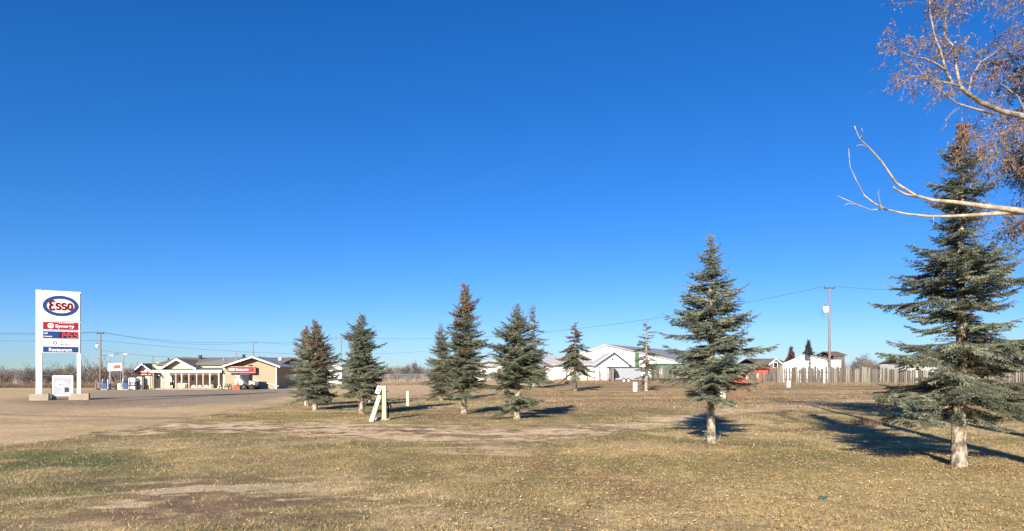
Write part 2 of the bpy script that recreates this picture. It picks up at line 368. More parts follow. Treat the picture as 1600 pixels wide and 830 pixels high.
def leaves(nn, d0, d1, size, z_up=.02):
    x, y = scatter(nn, d0, d1); c, g = tint(x, y); P, Q = pix(x, y)
    keep = (rs.random(nn) < (.12+.88*sst(350, 900, P))*(.25+.75*g)); x, y = x[keep], y[keep]; k = len(x)
    z = gz(x, y)+(fbm(x*1.1, y*1.1, 7)-.5)*.07*np.exp(-np.hypot(x, y)/45)+.012+rs.uniform(0, z_up, k)
    P0 = np.stack([x, y, z], -1); a = rs.uniform(0, 2*np.pi, k); s = size*rs.uniform(.5, 1.25, k)
    u = np.stack([np.cos(a), np.sin(a), rs.uniform(-.35, .35, k)], -1)*s[:, None]
    v = np.stack([-np.sin(a), np.cos(a), rs.uniform(-.5, .5, k)], -1)*(s*.42)[:, None]
    up = np.zeros_like(u); up[:, 2] = s*.15
    t1 = np.stack([P0-u, P0+v+up, P0+u], 1); t2 = np.stack([P0-u, P0+u, P0-v+up], 1)
    base = np.array([[.46, .32, .15], [.38, .24, .10], [.60, .46, .27], [.24, .14, .07]])[rs.integers(0, 4, k)]*rs.uniform(.7, 1.2, k)[:, None]
    return np.concatenate([t1, t2]), np.concatenate([base, base])
La, lc = leaves(27000, 5.2, 14, .023); Lb, ld = leaves(10000, 14, 28, .027)
tag(tri_mesh('fallen_leaves', np.concatenate([La, Lb]), M['grass'], None, np.concatenate([lc, ld])), None, None, kind='stuff')

def pebbles(nn, d0, d1, size):
    x, y = scatter(nn, d0, d1); c, g = tint(x, y); keep = (g < .35)*(rs.random(nn) < .8); x, y, c = x[keep], y[keep], c[keep]; k = len(x)
    P0 = np.stack([x, y, gz(x, y)+(fbm(x*1.1, y*1.1, 7)-.5)*.07*np.exp(-np.hypot(x, y)/45)+.004], -1); s = (size*rs.uniform(.4, 1.5, k))[:, None]; a = rs.uniform(0, 2*np.pi, k)
    pt = [P0+np.stack([np.cos(a+t)*rs.uniform(.7, 1.2, k), np.sin(a+t)*rs.uniform(.7, 1.2, k), 0*a], -1)*s for t in (0, 2.1, 4.2)]; tp_ = P0+np.stack([0*a, 0*a, rs.uniform(.5, .9, k)], -1)*s
    V = np.concatenate([np.stack([pt[i], pt[(i+1) % 3], tp_], 1) for i in range(3)]); col = c*rs.uniform(.65, 1.12, k)[:, None]
    return V, np.concatenate([col]*3)
Pa, pc = pebbles(60000, 7, 30, .010); Pb, pd_ = pebbles(9000, 30, 48, .018)
tag(tri_mesh('gravel', np.concatenate([Pa, Pb]), M['grass'], None, np.concatenate([pc, pd_])), None, None, kind='stuff')

# ------------------------------------------------------------------ spruces
def needles(P0, P1, step, ln, wd, rng, colors, droopw=0):
    L_ = np.linalg.norm(P1-P0, axis=1); k = np.maximum(1, (L_/step).astype(int)); i = np.repeat(np.arange(len(P0)), k)
    N = len(i); t = rng.random(N)[:, None]; p = P0[i]*(1-t)+P1[i]*t
    ax = (P1-P0)/np.maximum(L_, 1e-6)[:, None]; ax = ax[i]
    r = rng.normal(size=(N, 3)); r -= (r*ax).sum(1)[:, None]*ax; r /= np.linalg.norm(r, axis=1)[:, None]
    r[:, 2] += .25
    d = ax*.75+r*.8; d /= np.linalg.norm(d, axis=1)[:, None]
    l = ln*rng.uniform(.7, 1.25, N)[:, None]; s = np.cross(d, rng.normal(size=(N, 3))); s /= np.linalg.norm(s, axis=1)[:, None]
    V = np.stack([p-s*wd/2, p+s*wd/2, p+d*l], 1)
    return V, colors[i]*rng.uniform(.75, 1.3, N)[:, None]
def spruce(px, D, top, prof, seed, label, group='spruce trees planted on the lawn', r0=.11, step=.008, wd=.006, ln=.024, dz=.17, nb=6,
           blue=.5, cones=0, brown=0, skip=(), sparse=0, lean=0, lop=(0, 0), droop=.22, dens=1.0, inner=5, bottom=None, leader=0, clear=None):
    rng = np.random.default_rng(seed); base = gp(px, D); H = zt(top, D)-base.z
    s = D/F
    root = thing('spruce_tree', label, 'tree', base, group)
    tx = lambda h: base.x+lean*s*h/H+.03*math.sin(h*1.7+seed)*min(h, 1); ty = lambda h: base.y+.03*math.cos(h*1.3+seed)*min(h, 1)
    hb_ = zt(prof[0][0], D)-base.z; hs = np.concatenate([np.linspace(-.05, 1.2, 16), np.linspace(1.3, H, 16)]); tr = MB()
    rr = [r0*(1-.93*max(h, 0)/H)**1.0+(r0*.25*math.exp(-max(h, 0)/.12)) for h in hs]
    tr.tube([(tx(h), ty(h), base.z+h) for h in hs], rr, 10)
    for k_ in range(16 if D < 30 else 0):      # broken stubs on the bare lower trunk
        h_ = rng.uniform(.12, max(.3, hb_)); a_ = rng.uniform(0, 6.28); l_ = r0+rng.uniform(.02, .14); p_ = Vector((tx(h_), ty(h_), base.z+h_)); tr.tube([p_, p_+Vector((math.cos(a_)*l_, math.sin(a_)*l_, rng.uniform(-.04, .03)))], [.013, .006], 4)
    tr.v = [tuple(Vector(v)+Vector((rng.normal(), rng.normal(), 0))*r0*.035) for v in tr.v]
    tro = tr.build('trunk', M['bark'], root, True)
    # whorls of limbs; prof = [(row of the photograph, half width in its pixels)]
    ph = [(zt(a, D)-base.z) for a, b in prof]; pr = [b*s for a, b in prof]
    hmin = min(ph); h = hmin; S0 = []; S1 = []; SC = []; br = MB(); cn = MB()
    cA = np.array([.115, .120, .066]); cB = np.array([.185, .205, .155]); cBr = np.array([.17, .085, .055])
    while h < H*.985:
        fr = h/H; Rm = float(np.interp(h, ph, pr))
        for b in range(nb if fr < .8 else 5):
            az = rng.uniform(0, 2*np.pi); hh = h+rng.uniform(-.35, .35)*dz
            if any(a <= hh/H <= c for a, c in skip): continue
            if rng.random() < sparse: continue
            ri = float(np.interp(fr, [0, .3, .7, 1], [-.12, .02, .3, .6])); Rm = float(np.interp(h+Rm*ri, ph, pr)); Rm = float(np.interp(h+Rm*ri, ph, pr))
            L_ = Rm*rng.uniform(.50, 1.14)*(1+lop[0]*math.cos(az)+lop[1]*math.sin(az))
            if rng.random() < .12: L_ *= 1.18
            L_ = max(L_, .05)
            pit = np.interp(fr, [0, .25, .6, 1], [-10, -2, 12, 34])+rng.normal()*6
            pit = math.radians(pit); dr = droop*rng.uniform(.6, 1.4)*np.interp(fr, [0, .8, 1], [1, .7, .1]); upc = rng.uniform(.08, .2)
            dh = np.array([math.cos(az), math.sin(az)]); sd_ = np.array([-dh[1], dh[0]])
            o0 = np.array([tx(hh), ty(hh), base.z+hh]); bend = rng.normal()*.08
            def P(t, o0=o0, L_=L_, pit=pit, dr=dr, upc=upc, dh=dh, sd_=sd_, bend=bend):
                t = np.asarray(t, float)[..., None]
                hv = dh*t*L_*math.cos(pit)+sd_*bend*L_*t*t
                zz = L_*(math.sin(pit)*t-dr*t*t*1.6+(dr*.9+upc)*t**3.2*.9)
                return np.concatenate([o0[:2]+hv, o0[2]+zz], -1)
            ts = np.linspace(0, 1, 6); pts = P(ts)
            rb = max(.006, L_*.014)
            br.tube(pts[:-1].tolist(), [rb*(1-.75*t) for t in ts[:-1]], 4, False)
            sp = .054*(1 if L_ > .5 else .8)/dens; nt_ = max(3, int(L_/sp))
            fol0 = .07
            tt = np.linspace(fol0, 1, nt_)
            isb = rng.random() < brown*np.interp(fr, [0, .5, .8, 1], [.15, .4, 1, 1])
            bc = (cA*(1-blue)+cB*blue)*rng.uniform(.7, 1.3)
            if isb: bc = bc*.35+cBr*.65
            # leading axis
            ax = P(tt); S0.append(ax[:-1]); S1.append(ax[1:]); SC.append(np.repeat((bc*1.15)[None], nt_-1, 0))
            dirv = P(np.minimum(tt+.03, 1.05))-P(tt-.03); dirv /= np.linalg.norm(dirv, axis=1)[:, None]
            for side in (-1, 1):
                n_ = len(tt); l = (.40*L_*(1-tt)**.75+.055)*rng.uniform(.6, 1.15, n_)*np.interp(tt, [0, .3, 1], [.55, 1, 1])
                sv = np.array([sd_[0], sd_[1], 0])*side
                a = rng.uniform(.65, 1.0, n_)
                d = dirv*np.cos(a)[:, None]+sv*np.sin(a)[:, None]; d[:, 2] += rng.uniform(-.42, .08, n_); d /= np.linalg.norm(d, axis=1)[:, None]
                e = ax+d*l[:, None]; e[:, 2] -= l*l*.18
                S0.append(ax); S1.append(e); tc_ = bc*(rng.choice([.6, .95, 1.5], n_)*rng.uniform(.85, 1.15, n_))[:, None]; SC.append(tc_)
                for q_ in (.3, .5, .7, .88):
                    m_ = l > .13
                    if not m_.any(): continue
                    for sg in (-1, 1):
                        o_ = ax[m_]*(1-q_)+e[m_]*q_; ll = l[m_]*(1-q_*.55)*.42*rng.uniform(.6, 1.1, m_.sum())
                        dd = d[m_]*.75+np.cross(d[m_], [0, 0, 1])*sg*.65; dd[:, 2] += rng.uniform(-.45, .12, m_.sum()); dd /= np.linalg.norm(dd, axis=1)[:, None]
                        S0.append(o_); S1.append(o_+dd*ll[:, None]); SC.append(tc_[m_]*rng.uniform(.8, 1.3, m_.sum())[:, None])
            if cones and fr > 1-cones and rng.random() < .9:
                for _ in range(5):
                    t_ = rng.uniform(.3, 1); c0 = P(np.array([t_]))[0]+rng.normal(size=3)*.04*max(L_, .4); l_ = rng.uniform(.05, .085)
                    cn.tube([(c0[0], c0[1], c0[2]), (c0[0], c0[1], c0[2]-l_*.5), (c0[0]+.01, c0[1], c0[2]-l_)], [.008, .017, .006], 5)
        for b in range(inner):                   # short inner shoots close to the trunk
            az = rng.uniform(0, 2*np.pi); hh = h+rng.uniform(0, 1)*dz; l_ = min(.55, Rm*.5)*rng.uniform(.5, 1.1)
            if any(a <= hh/H <= c for a, c in skip) or hh > H*.97: continue
            o0 = np.array([tx(hh), ty(hh), base.z+hh]); e0 = o0+np.array([math.cos(az)*l_, math.sin(az)*l_, rng.uniform(-.25, .12)*l_]); bc = (cA*.8+cBr*.2)*rng.uniform(.6, 1.2)
            S0.append(o0[None]); S1.append(e0[None]); SC.append(bc[None]); br.tube([o0.tolist(), e0.tolist()], [.006, .003], 3, False)
            for t_ in (.3, .5, .7, .9):
                for sg in (-1, 1):
                    q0 = o0+(e0-o0)*t_; dd = np.array([math.cos(az+sg*.9), math.sin(az+sg*.9), rng.uniform(-.4, .1)]); S0.append(q0[None]); S1.append((q0+dd*l_*.45*(1.1-t_*.5))[None]); SC.append((bc*rng.uniform(.7, 1.3))[None])
        h += dz*np.interp(fr, [0, 1], [1, .55])*rng.uniform(.8, 1.2)
    # top shoot
    tp = np.array([[tx(H*f), ty(H*f), base.z+H*f] for f in (.93, .96, 1.0)])
    S0.append(tp[:-1]); S1.append(tp[1:]); SC.append(np.repeat(cA[None]*1.2, 2, 0))
    V, c = needles(np.concatenate(S0), np.concatenate(S1), step, ln, wd, rng, np.concatenate(SC))
    cr = tri_mesh('crown', V, M['needle'], root, c); cr['kind'] = 'stuff'
    bo = br.build('branches', M['barkdark'], root, True); bo['kind'] = 'stuff'
    if cn.f: co_ = cn.build('cones', M['cone'], root); co_['kind'] = 'stuff'
    return root
D_ = lambda y: EYE*F/(y-HOR)
# the two near ones
spruce(1499, 11.2, 182, [(645, 120), (610, 150), (565, 128), (525, 140), (490, 88), (465, 84), (440, 100), (405, 98), (375, 52), (330, 44), (290, 52), (255, 46), (232, 32), (215, 12), (182, 9)], 11,
       'tallest blue-green spruce, front right, with reaching limbs and pale banded trunk', r0=.125, step=.0044, wd=.0082, ln=.024, dz=.20, nb=7, inner=7, blue=.5, cones=.14, brown=.08, sparse=.17, lean=4, dens=1.2, clear=1)
spruce(1112, 15.1, 366, [(618, 70), (590, 92), (560, 78), (520, 72), (495, 84), (470, 66), (440, 38), (420, 34), (395, 20), (366, 3)], 23,
       'blue-green spruce on bare pale trunk, centre right of the lawn', r0=.105, step=.0048, wd=.0088, ln=.025, dz=.16, nb=6, blue=.7, cones=0, sparse=.06, lean=-2, skip=(), dens=1.1)
g2_ = dict(step=.010, wd=.014, ln=.032)
spruce(808, 23.2, 468, [(632, 44), (618, 50), (600, 42), (585, 55), (560, 50), (530, 40), (505, 27), (490, 15), (478, 4)], 31,
       'dark green spruce with a low skirt of limbs below a gap and a bare leader', r0=.115, nb=8, dz=.17, blue=.35, skip=((.205, .262), (.955, 1)), brown=.05, droop=.10, **g2_, dens=1.05)
spruce(725, 26.2, 443, [(610, 40), (580, 46), (545, 40), (515, 30), (490, 27), (470, 20), (450, 8)], 37,
       'tall dark spruce with cones at its narrow top, beside the shorter one on its left', r0=.115, nb=8, dz=.17, blue=.3, cones=.3, brown=.15, lop=(.10, 0), **g2_)
spruce(690, 40, 506, [(613, 30), (590, 34), (560, 30), (530, 17), (506, 3)], 41,
       'shorter dark spruce standing behind and left of the tall narrow one', r0=.12, nb=8, dz=.2, blue=.25, brown=.12, step=.02, wd=.016, ln=.036)
spruce(565, 26.2, 489, [(612, 36), (590, 46), (560, 38), (530, 30), (510, 20), (489, 3)], 43,
       'full green spruce beside the leaning sign posts', r0=.11, nb=9, dz=.16, blue=.4, brown=.04, **g2_)
spruce(578, 37.5, 545, [(616, 18), (590, 20), (560, 12), (545, 2)], 44,
       'small spruce mostly hidden behind the full green one by the leaning sign posts', r0=.1, nb=6, dz=.2, blue=.2, brown=.2, step=.02, wd=.016, ln=.036)
spruce(492, 29.6, 500, [(620, 36), (595, 44), (560, 36), (530, 24), (510, 12), (500, 3)], 47,
       'leftmost full spruce, its upper crown hung with reddish-brown cones', r0=.12, nb=9, dz=.17, blue=.55, cones=.42, brown=.35, **g2_)
spruce(479, 33.3, 510, [(616, 34), (590, 36), (560, 28), (530, 18), (510, 3)], 48,
       'spruce behind the leftmost one, its separate top showing to the left', r0=.12, nb=8, dz=.18, blue=.5, cones=.4, brown=.35, step=.014, wd=.012, ln=.03)
spruce(834, 64, 473, [(588, 30), (560, 31), (530, 26), (500, 17), (473, 3)], 53,
       'sparse purplish-brown spruce on a pale trunk, behind the one with the bare leader', r0=.19, nb=6, dz=.34, blue=.1, brown=.55, cones=.3, sparse=.22, droop=.55, inner=1, step=.03, wd=.024, ln=.05, dens=.6)
spruce(899, 56, 504, [(580, 30), (560, 31), (540, 28), (520, 16), (504, 5)], 59,
       'thin grey-green spruce with a brown top and drooping limbs, before the white barn', r0=.15, nb=6, dz=.3, blue=.15, brown=.75, cones=.4, sparse=.30, droop=.9, inner=1, step=.02, wd=.03, ln=.055, dens=.8)
spruce(1010, 56, 499, [(590, 28), (560, 26), (530, 22), (510, 14), (499, 4)], 61,
       'nearly bare spruce with short broken limbs, beside the grey trailer', r0=.17, nb=5, dz=.38, blue=.3, brown=.35, sparse=.42, droop=.5, inner=0, step=.022, wd=.03, ln=.05, dens=.6)

# ------------------------------------------------------------------ broadleaf trees at the right
def rot_rand(rng, d, ang):
    v = Vector(rng.normal(size=3)); a = d.cross(v).normalized(); return (Matrix.Rotation(ang, 3, a) @ d).normalized()
class Leafy:
    def __init__(s, seed, grav=.0): s.rng = np.random.default_rng(seed); s.br = MB(); s.dead = MB(); s.tw = []; s.lf = []; s.lc = []; s.grav = grav
    def twigs(s, p, d, l, depth, r, leaf, fall=.25):
        rng = s.rng; n_ = 4; pts = [p]; q_ = p.copy(); dd = d.copy()
        for i in range(n_):
            dd = (dd+Vector(rng.normal(size=3))*.16+Vector((0, 0, -fall*(i/n_)))).normalized(); q_ = q_+dd*l/n_; pts.append(q_.copy())
        if r > .008: s.br.tube(pts, [r*(1-.7*i/n_) for i in range(n_+1)], 4, False)
        else:
            for a, b in zip(pts[:-1], pts[1:]): s.tw.append((a, b, max(r, .0022)))
        if leaf > 0:
            for i in range(n_):
                for _ in range(rng.poisson(leaf*l/n_*10)):
                    t = rng.random(); s.lf.append(pts[i].lerp(pts[i+1], t)); s.lc.append(rng.random())
        if depth > 0:
            for k in range(int(rng.integers(3, 6))):
                i = int(rng.integers(1, n_+1)); t = pts[i]
                s.twigs(t.copy(), rot_rand(rng, dd, rng.uniform(.35, .95)), l*rng.uniform(.5, .8), depth-1, r*.5, leaf, fall)
    def finish(s, root, mat_b, size, palette, twigcol):
        if s.br.f: o = s.br.build('branches', mat_b, root, True); o['kind'] = 'stuff'
        if s.dead.f: s.dead.build('dead_limb', M['deadwood'], root, True)
        rng = s.rng
        if s.tw:
            a = np.array([t[0] for t in s.tw]); b = np.array([t[1] for t in s.tw]); r = np.array([t[2] for t in s.tw])
            d = b-a; sv = np.cross(d, rng.normal(size=d.shape)); sv /= np.linalg.norm(sv, axis=1)[:, None]; sv *= r[:, None]
            V = np.concatenate([np.stack([a-sv, a+sv, b+sv*.6], 1), np.stack([a-sv, b+sv*.6, b-sv*.6], 1)])
            o = tri_mesh('twigs', V, twigcol, root); o['kind'] = 'stuff'
        if s.lf:
            p = np.array(s.lf); k = len(p); u = rng.normal(size=(k, 3)); u[:, 2] -= .6; u /= np.linalg.norm(u, axis=1)[:, None]
            v = np.cross(u, rng.normal(size=(k, 3))); v /= np.linalg.norm(v, axis=1)[:, None]; sz = (size*rng.uniform(.6, 1.3, k))[:, None]
            V = np.concatenate([np.stack([p, p+u*sz+v*sz*.38, p+u*sz*2], 1), np.stack([p, p+u*sz*2, p+u*sz*.9-v*sz*.38], 1)])
            pal = np.array(palette)[rng.integers(0, len(palette), k)]*rng.uniform(.7, 1.25, k)[:, None]
            o = tri_mesh('leaves', V, M['leafb'], root, np.concatenate([pal, pal])); o['kind'] = 'stuff'
T1 = Vector((8.9, 9.4, 0))
birch = thing('birch_tree', 'big pale-barked tree with withered brown leaves, limbs reaching in at upper right', 'tree', T1)
lt = Leafy(3)
mb = MB()
tp = [(8.9, 9.4, -.05), (8.88, 9.4, .6), (8.8, 9.4, 2.2), (8.75, 9.45, 3.8), (8.85, 9.6, 5.6), (8.7, 9.8, 7.4), (8.9, 9.9, 9.4), (8.9, 10.1, 11.3)]
mb.tube(tp, [.30, .24, .21, .19, .15, .11, .07, .02], 12); mb.build('trunk', M['birch'], birch, True)
def path(pts, D0, D1):
    n_ = len(pts); r_ = []
    for i, (a, b) in enumerate(pts):
        D = D0+(D1-D0)*i/(n_-1); r_.append(Vector((at(a, D), D, zt(b, D))))
    return r_
def limb(mbx, pts, r0, r1, sides=8): n_ = len(pts); mbx.tube(pts, [r0*(r1/r0)**(i/(n_-1)) for i in range(n_)], sides)
def dress(pts, r, every, l, depth, leaf, fall=.25, start=0, up=0):
    for i in range(start, len(pts)-1):
        a, b = pts[i], pts[i+1]; d = (b-a); m_ = max(1, int(d.length/every)); d.normalize()
        for k in range(m_):
            p_ = a.lerp(b, (k+lt.rng.random())/m_)
            dd = rot_rand(lt.rng, d, lt.rng.uniform(.4, 1.1)); dd.z += up; dd.normalize()
            lt.twigs(p_, dd, l*lt.rng.uniform(.6, 1.2), depth, r, leaf, fall)
LB = lt.br
m0 = [Vector((8.8, 9.5, 4.2))]+path([(1690, 215), (1600, 182), (1566, 174), (1532, 160), (1513, 147), (1500, 135)], 9.2, 8.6); limb(LB, m0, .050, .024)
ba = path([(1500, 135), (1488, 131), (1457, 125), (1435, 120), (1418, 118)], 8.6, 8.4); limb(LB, ba, .016, .006, 6)
bb = path([(1488, 131), (1478, 110), (1469, 78), (1460, 56), (1453, 19), (1452, -25), (1440, -70)], 8.6, 8.9); limb(LB, bb, .024, .006, 6)
bc = path([(1478, 110), (1460, 98), (1444, 91), (1425, 89), (1415, 84)], 8.6, 8.4); limb(LB, bc, .018, .005, 6)
bd = path([(1500, 135), (1494, 106), (1492, 75), (1475, 56), (1478, 20), (1490, -20), (1500, -70)], 8.6, 9.2); limb(LB, bd, .023, .006, 6)
be = path([(1552, 178), (1519, 169), (1494, 161), (1469, 141), (1447, 124), (1430, 100)], 8.7, 8.3); limb(LB, be, .018, .005, 6)
bf = path([(1513, 147), (1518, 120), (1532, 97), (1552, 85), (1575, 60)], 8.8, 9.2); limb(LB, bf, .014, .005, 5)
bg_ = [Vector((8.85, 9.6, 5.2))]+path([(1700, 60), (1640, 20), (1590, -10), (1540, -40), (1500, -60)], 9.6, 9.6); limb(LB, bg_, .06, .012, 6)
bh = path([(1600, 183), (1575, 205), (1545, 215), (1515, 212)], 9.2, 9.0); limb(LB, bh, .014, .004, 5)
bi = path([(1610, 190), (1590, 150), (1570, 135), (1548, 120)], 9.4, 9.6); limb(LB, bi, .014, .004, 5)
for pts_, lf_, ev in ((ba, 2.2, .07), (bc, 2.8, .06), (bb, 2.2, .07), (bd, 2.2, .08), (be, 1.2, .16)): dress(pts_, .004, ev, .37, 2, lf_, .3, 1)
dress(bf, .004, .1, .38, 2, 2.0, .25); dress(bg_, .005, .09, .6, 2, 2.4, .45, 1); dress(bh, .004, .05, .42, 2, 2.0, .5); dress(bi, .004, .06, .42, 2, 2.4, .5)
dress(m0, .004, .3, .4, 2, .35, .3, 1)
# the dead, leafless forked limb lower down
d0 = path([(1700, 345), (1650, 335), (1600, 330), (1542, 323), (1492, 316), (1458, 313), (1431, 306), (1400, 286), (1377, 252), (1357, 230), (1343, 217), (1335, 197)], 9.3, 8.2)
d0 = [Vector((8.82, 9.4, 3.55))]+d0
limb(lt.dead, d0, .085, .006)
d1 = path([(1598, 331), (1576, 332), (1542, 335), (1488, 338), (1451, 338), (1414, 334), (1384, 327), (1360, 328), (1340, 320), (1308, 306)], 9.2, 8.4); limb(lt.dead, d1, .05, .004, 6)
d2 = path([(1386, 328), (1366, 318), (1350, 305), (1338, 282), (1328, 260), (1326, 232)], 8.6, 8.3); limb(lt.dead, d2, .016, .003, 5)
d3 = path([(1433, 307), (1415, 304), (1399, 296), (1396, 292)], 8.6, 8.4); limb(lt.dead, d3, .02, .01, 5)
for a_, b_ in (([(1343, 217), (1349, 208), (1346, 200)], 8.2), ([(1377, 326), (1372, 300), (1378, 290)], 8.5), ([(1357, 230), (1345, 226), (1338, 228)], 8.2), ([(1340, 320), (1325, 318), (1318, 322)], 8.4), ([(1458, 338), (1459, 346), (1458, 353)], 8.8)):
    limb(lt.dead, path(a_, b_, b_), .007, .002, 4)
# the rest of the crown, above and beside the frame
def crown(lt, base_pts, n_limbs, l0, leaf, seed, rr=.05, fall=.3):
    rng = lt.rng
    for k in range(n_limbs):
        f = rng.uniform(.35, .97); i = f*(len(base_pts)-1); a = Vector(base_pts[int(i)]).lerp(Vector(base_pts[min(int(i)+1, len(base_pts)-1)]), i-int(i))
        az = rng.uniform(0, 2*np.pi); 
        d = Vector((math.cos(az), math.sin(az), rng.uniform(.25, 1.1))).normalized(); l = l0*rng.uniform(.6, 1.15)*(1.25-f*.6)
        p_ = a.copy(); pts = [p_]; dd = d
        for j in range(6): dd = (dd+Vector(rng.normal(size=3))*.14+Vector((0, 0, .06))).normalized(); p_ = p_+dd*l/6; pts.append(p_)
        limb(lt.br, pts, rr*(1.2-f*.7), .008, 5)
        for j in range(2, 7):
            for _ in range(3): lt.twigs(pts[j].copy(), rot_rand(rng, dd, rng.uniform(.3, 1.1)), l*.26, 2, .009, leaf, fall)
def away(lt, lim):        # drop twigs and leaves of the free crown that would hang into the open sky of the view
    pass
nb4 = len(lt.tw)
c2_ = Leafy(8); c2_.br = lt.br; c2_.tw = lt.tw; c2_.lf = lt.lf; c2_.lc = lt.lc
tpu = [Vector(t) for t in tp[4:]]
crown(c2_, [t+Vector((.6, .3, .6)) for t in tpu], 24, 2.6, .6, 8)
PAL = [(.24, .14, .075), (.28, .17, .10), (.15, .10, .095), (.32, .24, .19), (.12, .09, .09)]
lt.finish(birch, M['birch'], .017, PAL, M['twig2'])

def back_tree(x, y, h, seed, label, nl=26, l0=3.2, leaf=.5, low=.3, name='birch_tree', lean=(0, 0), cat='tree'):
    root = thing(name, label, cat, (x, y, G(x, y))); t = Leafy(seed); pts = [Vector((x+lean[0]*i/7+.12*math.sin(i*2+seed), y+lean[1]*i/7, G(x, y)-.05+h*i/7)) for i in range(8)]
    m_ = MB(); m_.tube(pts, [.24*(1-.9*i/7)+.02 for i in range(8)], 10); m_.build('trunk', M['birch'], root, True)
    crown(t, pts[int(low*7):], nl, l0, leaf, seed, .05, .4)
    t.finish(root, M['birch'], .03, [(.11, .075, .055), (.16, .10, .07), (.085, .07, .055), (.10, .10, .05)], M['twig2']); return root
back_tree(12.5, 13.2, 8.5, 71, 'drooping fine-twigged tree at the right edge, behind the dead pale limb', nl=60, l0=2.8, leaf=2.6, low=.22)
back_tree(20.5, 19.5, 10, 72, 'tall tree just beyond the right edge, throwing broken shade across the lawn', nl=22, l0=3.6, leaf=.5)
back_tree(29.5, 30, 11, 73, 'broad tree beyond the right edge, shading the end of the slab fence', nl=24, l0=4.2, leaf=.5)

# ------------------------------------------------------------------ lettering
def letters(txt, org, right, w_, h_, m, parent, name='lettering', depth=.01, keep=True):
    cu = bpy.data.curves.new('lettering', 'FONT'); cu.body = txt; cu.size = 1; cu.extrude = .02; cu.offset = .018; cu.resolution_u = 3
    to = bpy.data.objects.new('t', cu); C.objects.link(to); me = bpy.data.meshes.new_from_object(to)
    bpy.data.objects.remove(to)
    k = len(me.vertices); a = np.empty(k*3); me.vertices.foreach_get('co', a); a = a.reshape(-1, 3)
    mn, mxx = a.min(0), a.max(0); sx = w_/(mxx[0]-mn[0]); sy = h_/(mxx[1]-mn[1])
    right = Vector(right).normalized(); nrm = right.cross(Vector((0, 0, 1))).normalized()
    u = (a[:, 0]-mn[0])*sx; v = (a[:, 1]-mn[1])*sy; z = (a[:, 2]-mn[2])/(mxx[2]-mn[2])*depth
    W = np.array(org)+np.outer(u, right)+np.outer(v, (0, 0, 1))+np.outer(z, nrm)
    me.vertices.foreach_set('co', W.ravel()); me.update(); me.name = name
    me.materials.clear(); me.materials.append(m)
    o = bpy.data.objects.new(name, me); C.objects.link(o); place(o, parent); return o
def xf_of(org, right):
    r_ = Vector(right).normalized(); nrm = r_.cross(Vector((0, 0, 1))).normalized()
    m_ = Matrix(((r_.x, -nrm.x, 0, org[0]), (r_.y, -nrm.y, 0, org[1]), (0, 0, 1, org[2]), (0, 0, 0, 1))); return m_   # local x=right, y=away from viewer, z=up
def ring(mb_, cx, cz, a0, b0, a1, b1, y0, y1, seg=40, a=(0, 2*math.pi)):
    P_ = [(a[0]+(a[1]-a[0])*i/seg) for i in range(seg+1)]
    for t0, t1 in zip(P_[:-1], P_[1:]):
        f = lambda t, A_, B_, y_: (cx+A_*math.cos(t), y_, cz+B_*math.sin(t))
        mb_.poly([f(t0, a0, b0, y0), f(t1, a0, b0, y0), f(t1, a1, b1, y0), f(t0, a1, b1, y0), f(t0, a0, b0, y1), f(t1, a0, b0, y1), f(t1, a1, b1, y1), f(t0, a1, b1, y1)],
                 [(0, 3, 2, 1), (4, 5, 6, 7), (0, 1, 5, 4), (3, 7, 6, 2)])
def ribbon(mb_, pts, wd, y0, y1):       # flat thick stroke in the local x-z plane
    for (a, b), (c, d) in zip(pts[:-1], pts[1:]):
        l = math.hypot(c-a, d-b)
        if l < 1e-6: continue
        nx, nz_ = -(d-b)/l*wd/2, (c-a)/l*wd/2; ex, ez = (c-a)/l*wd*.3, (d-b)/l*wd*.3
        mb_.extr([(a+nx-ex, y0, b+nz_-ez), (a-nx-ex, y0, b-nz_-ez), (c-nx+ex, y0, d-nz_+ez), (c+nx+ex, y0, d+nz_+ez)], (0, y1-y0, 0))

# ------------------------------------------------------------------ roadside pylon sign
PL = Vector((at(62, 41.0), 41.0, 0)); PR = Vector((at(123, 42.0), 42.0, 0)); rt = (PR-PL).normalized(); PW = (PR-PL).length
sgn = thing('pylon_sign', 'tall roadside fuel sign on two white posts with oval logo, red price and restaurant panels', 'sign', ((PL+PR)/2))
XF = xf_of(PL, rt); ZZ = lambda py: zt(py, 41.4)
lb = lambda *a: MB().box(*a)
for nm, x0, x1 in (('post', -.20, .12), ('post', PW-.10, PW+.10)):
    lb(x0, x1, -.02 if x0 < 0 else .02, .24, .30, ZZ(454.5)).build(nm, M['white'], sgn, xf=XF)
lb(.121, PW-.11, .02, .12, ZZ(455.5), ZZ(454.6)).build('top_cap', M['white'], sgn, xf=XF)
for a, b in (((-.5, .5)), ((PW-.42, PW+.58))):
    MB().box(a, b, -.45, .55, -.05, .40).build('concrete_base', M['concrete'], sgn, xf=XF)
def cab(y0, y1, m, edge=M['white'], ins=.03):
    o = lb(.125, PW+.07, -.05, .20, ZZ(y1), ZZ(y0)).build('sign_cabinet', edge, sgn, xf=XF)
    lb(.125+ins+.02, PW+.07-ins-.05, -.065, -.051, ZZ(y1)+ins, ZZ(y0)-ins).build('face_panel', m, o, xf=XF); return o
W0, W1 = .125, PW+.02; WC = (W0+W1)/2; WW = W1-W0
def lw(x, z, y=-.067): return XF @ Vector((x, y, z))
c_ = cab(456.5, 501.5, M['white'], ins=.02); lc_z = (ZZ(457)+ZZ(502))/2+.06
r_ = MB(); ring(r_, WC, lc_z, WW*.485, .67, WW*.375, .46, -.085, -.064); r_.build('oval_ring', M['navy'], c_, xf=XF)
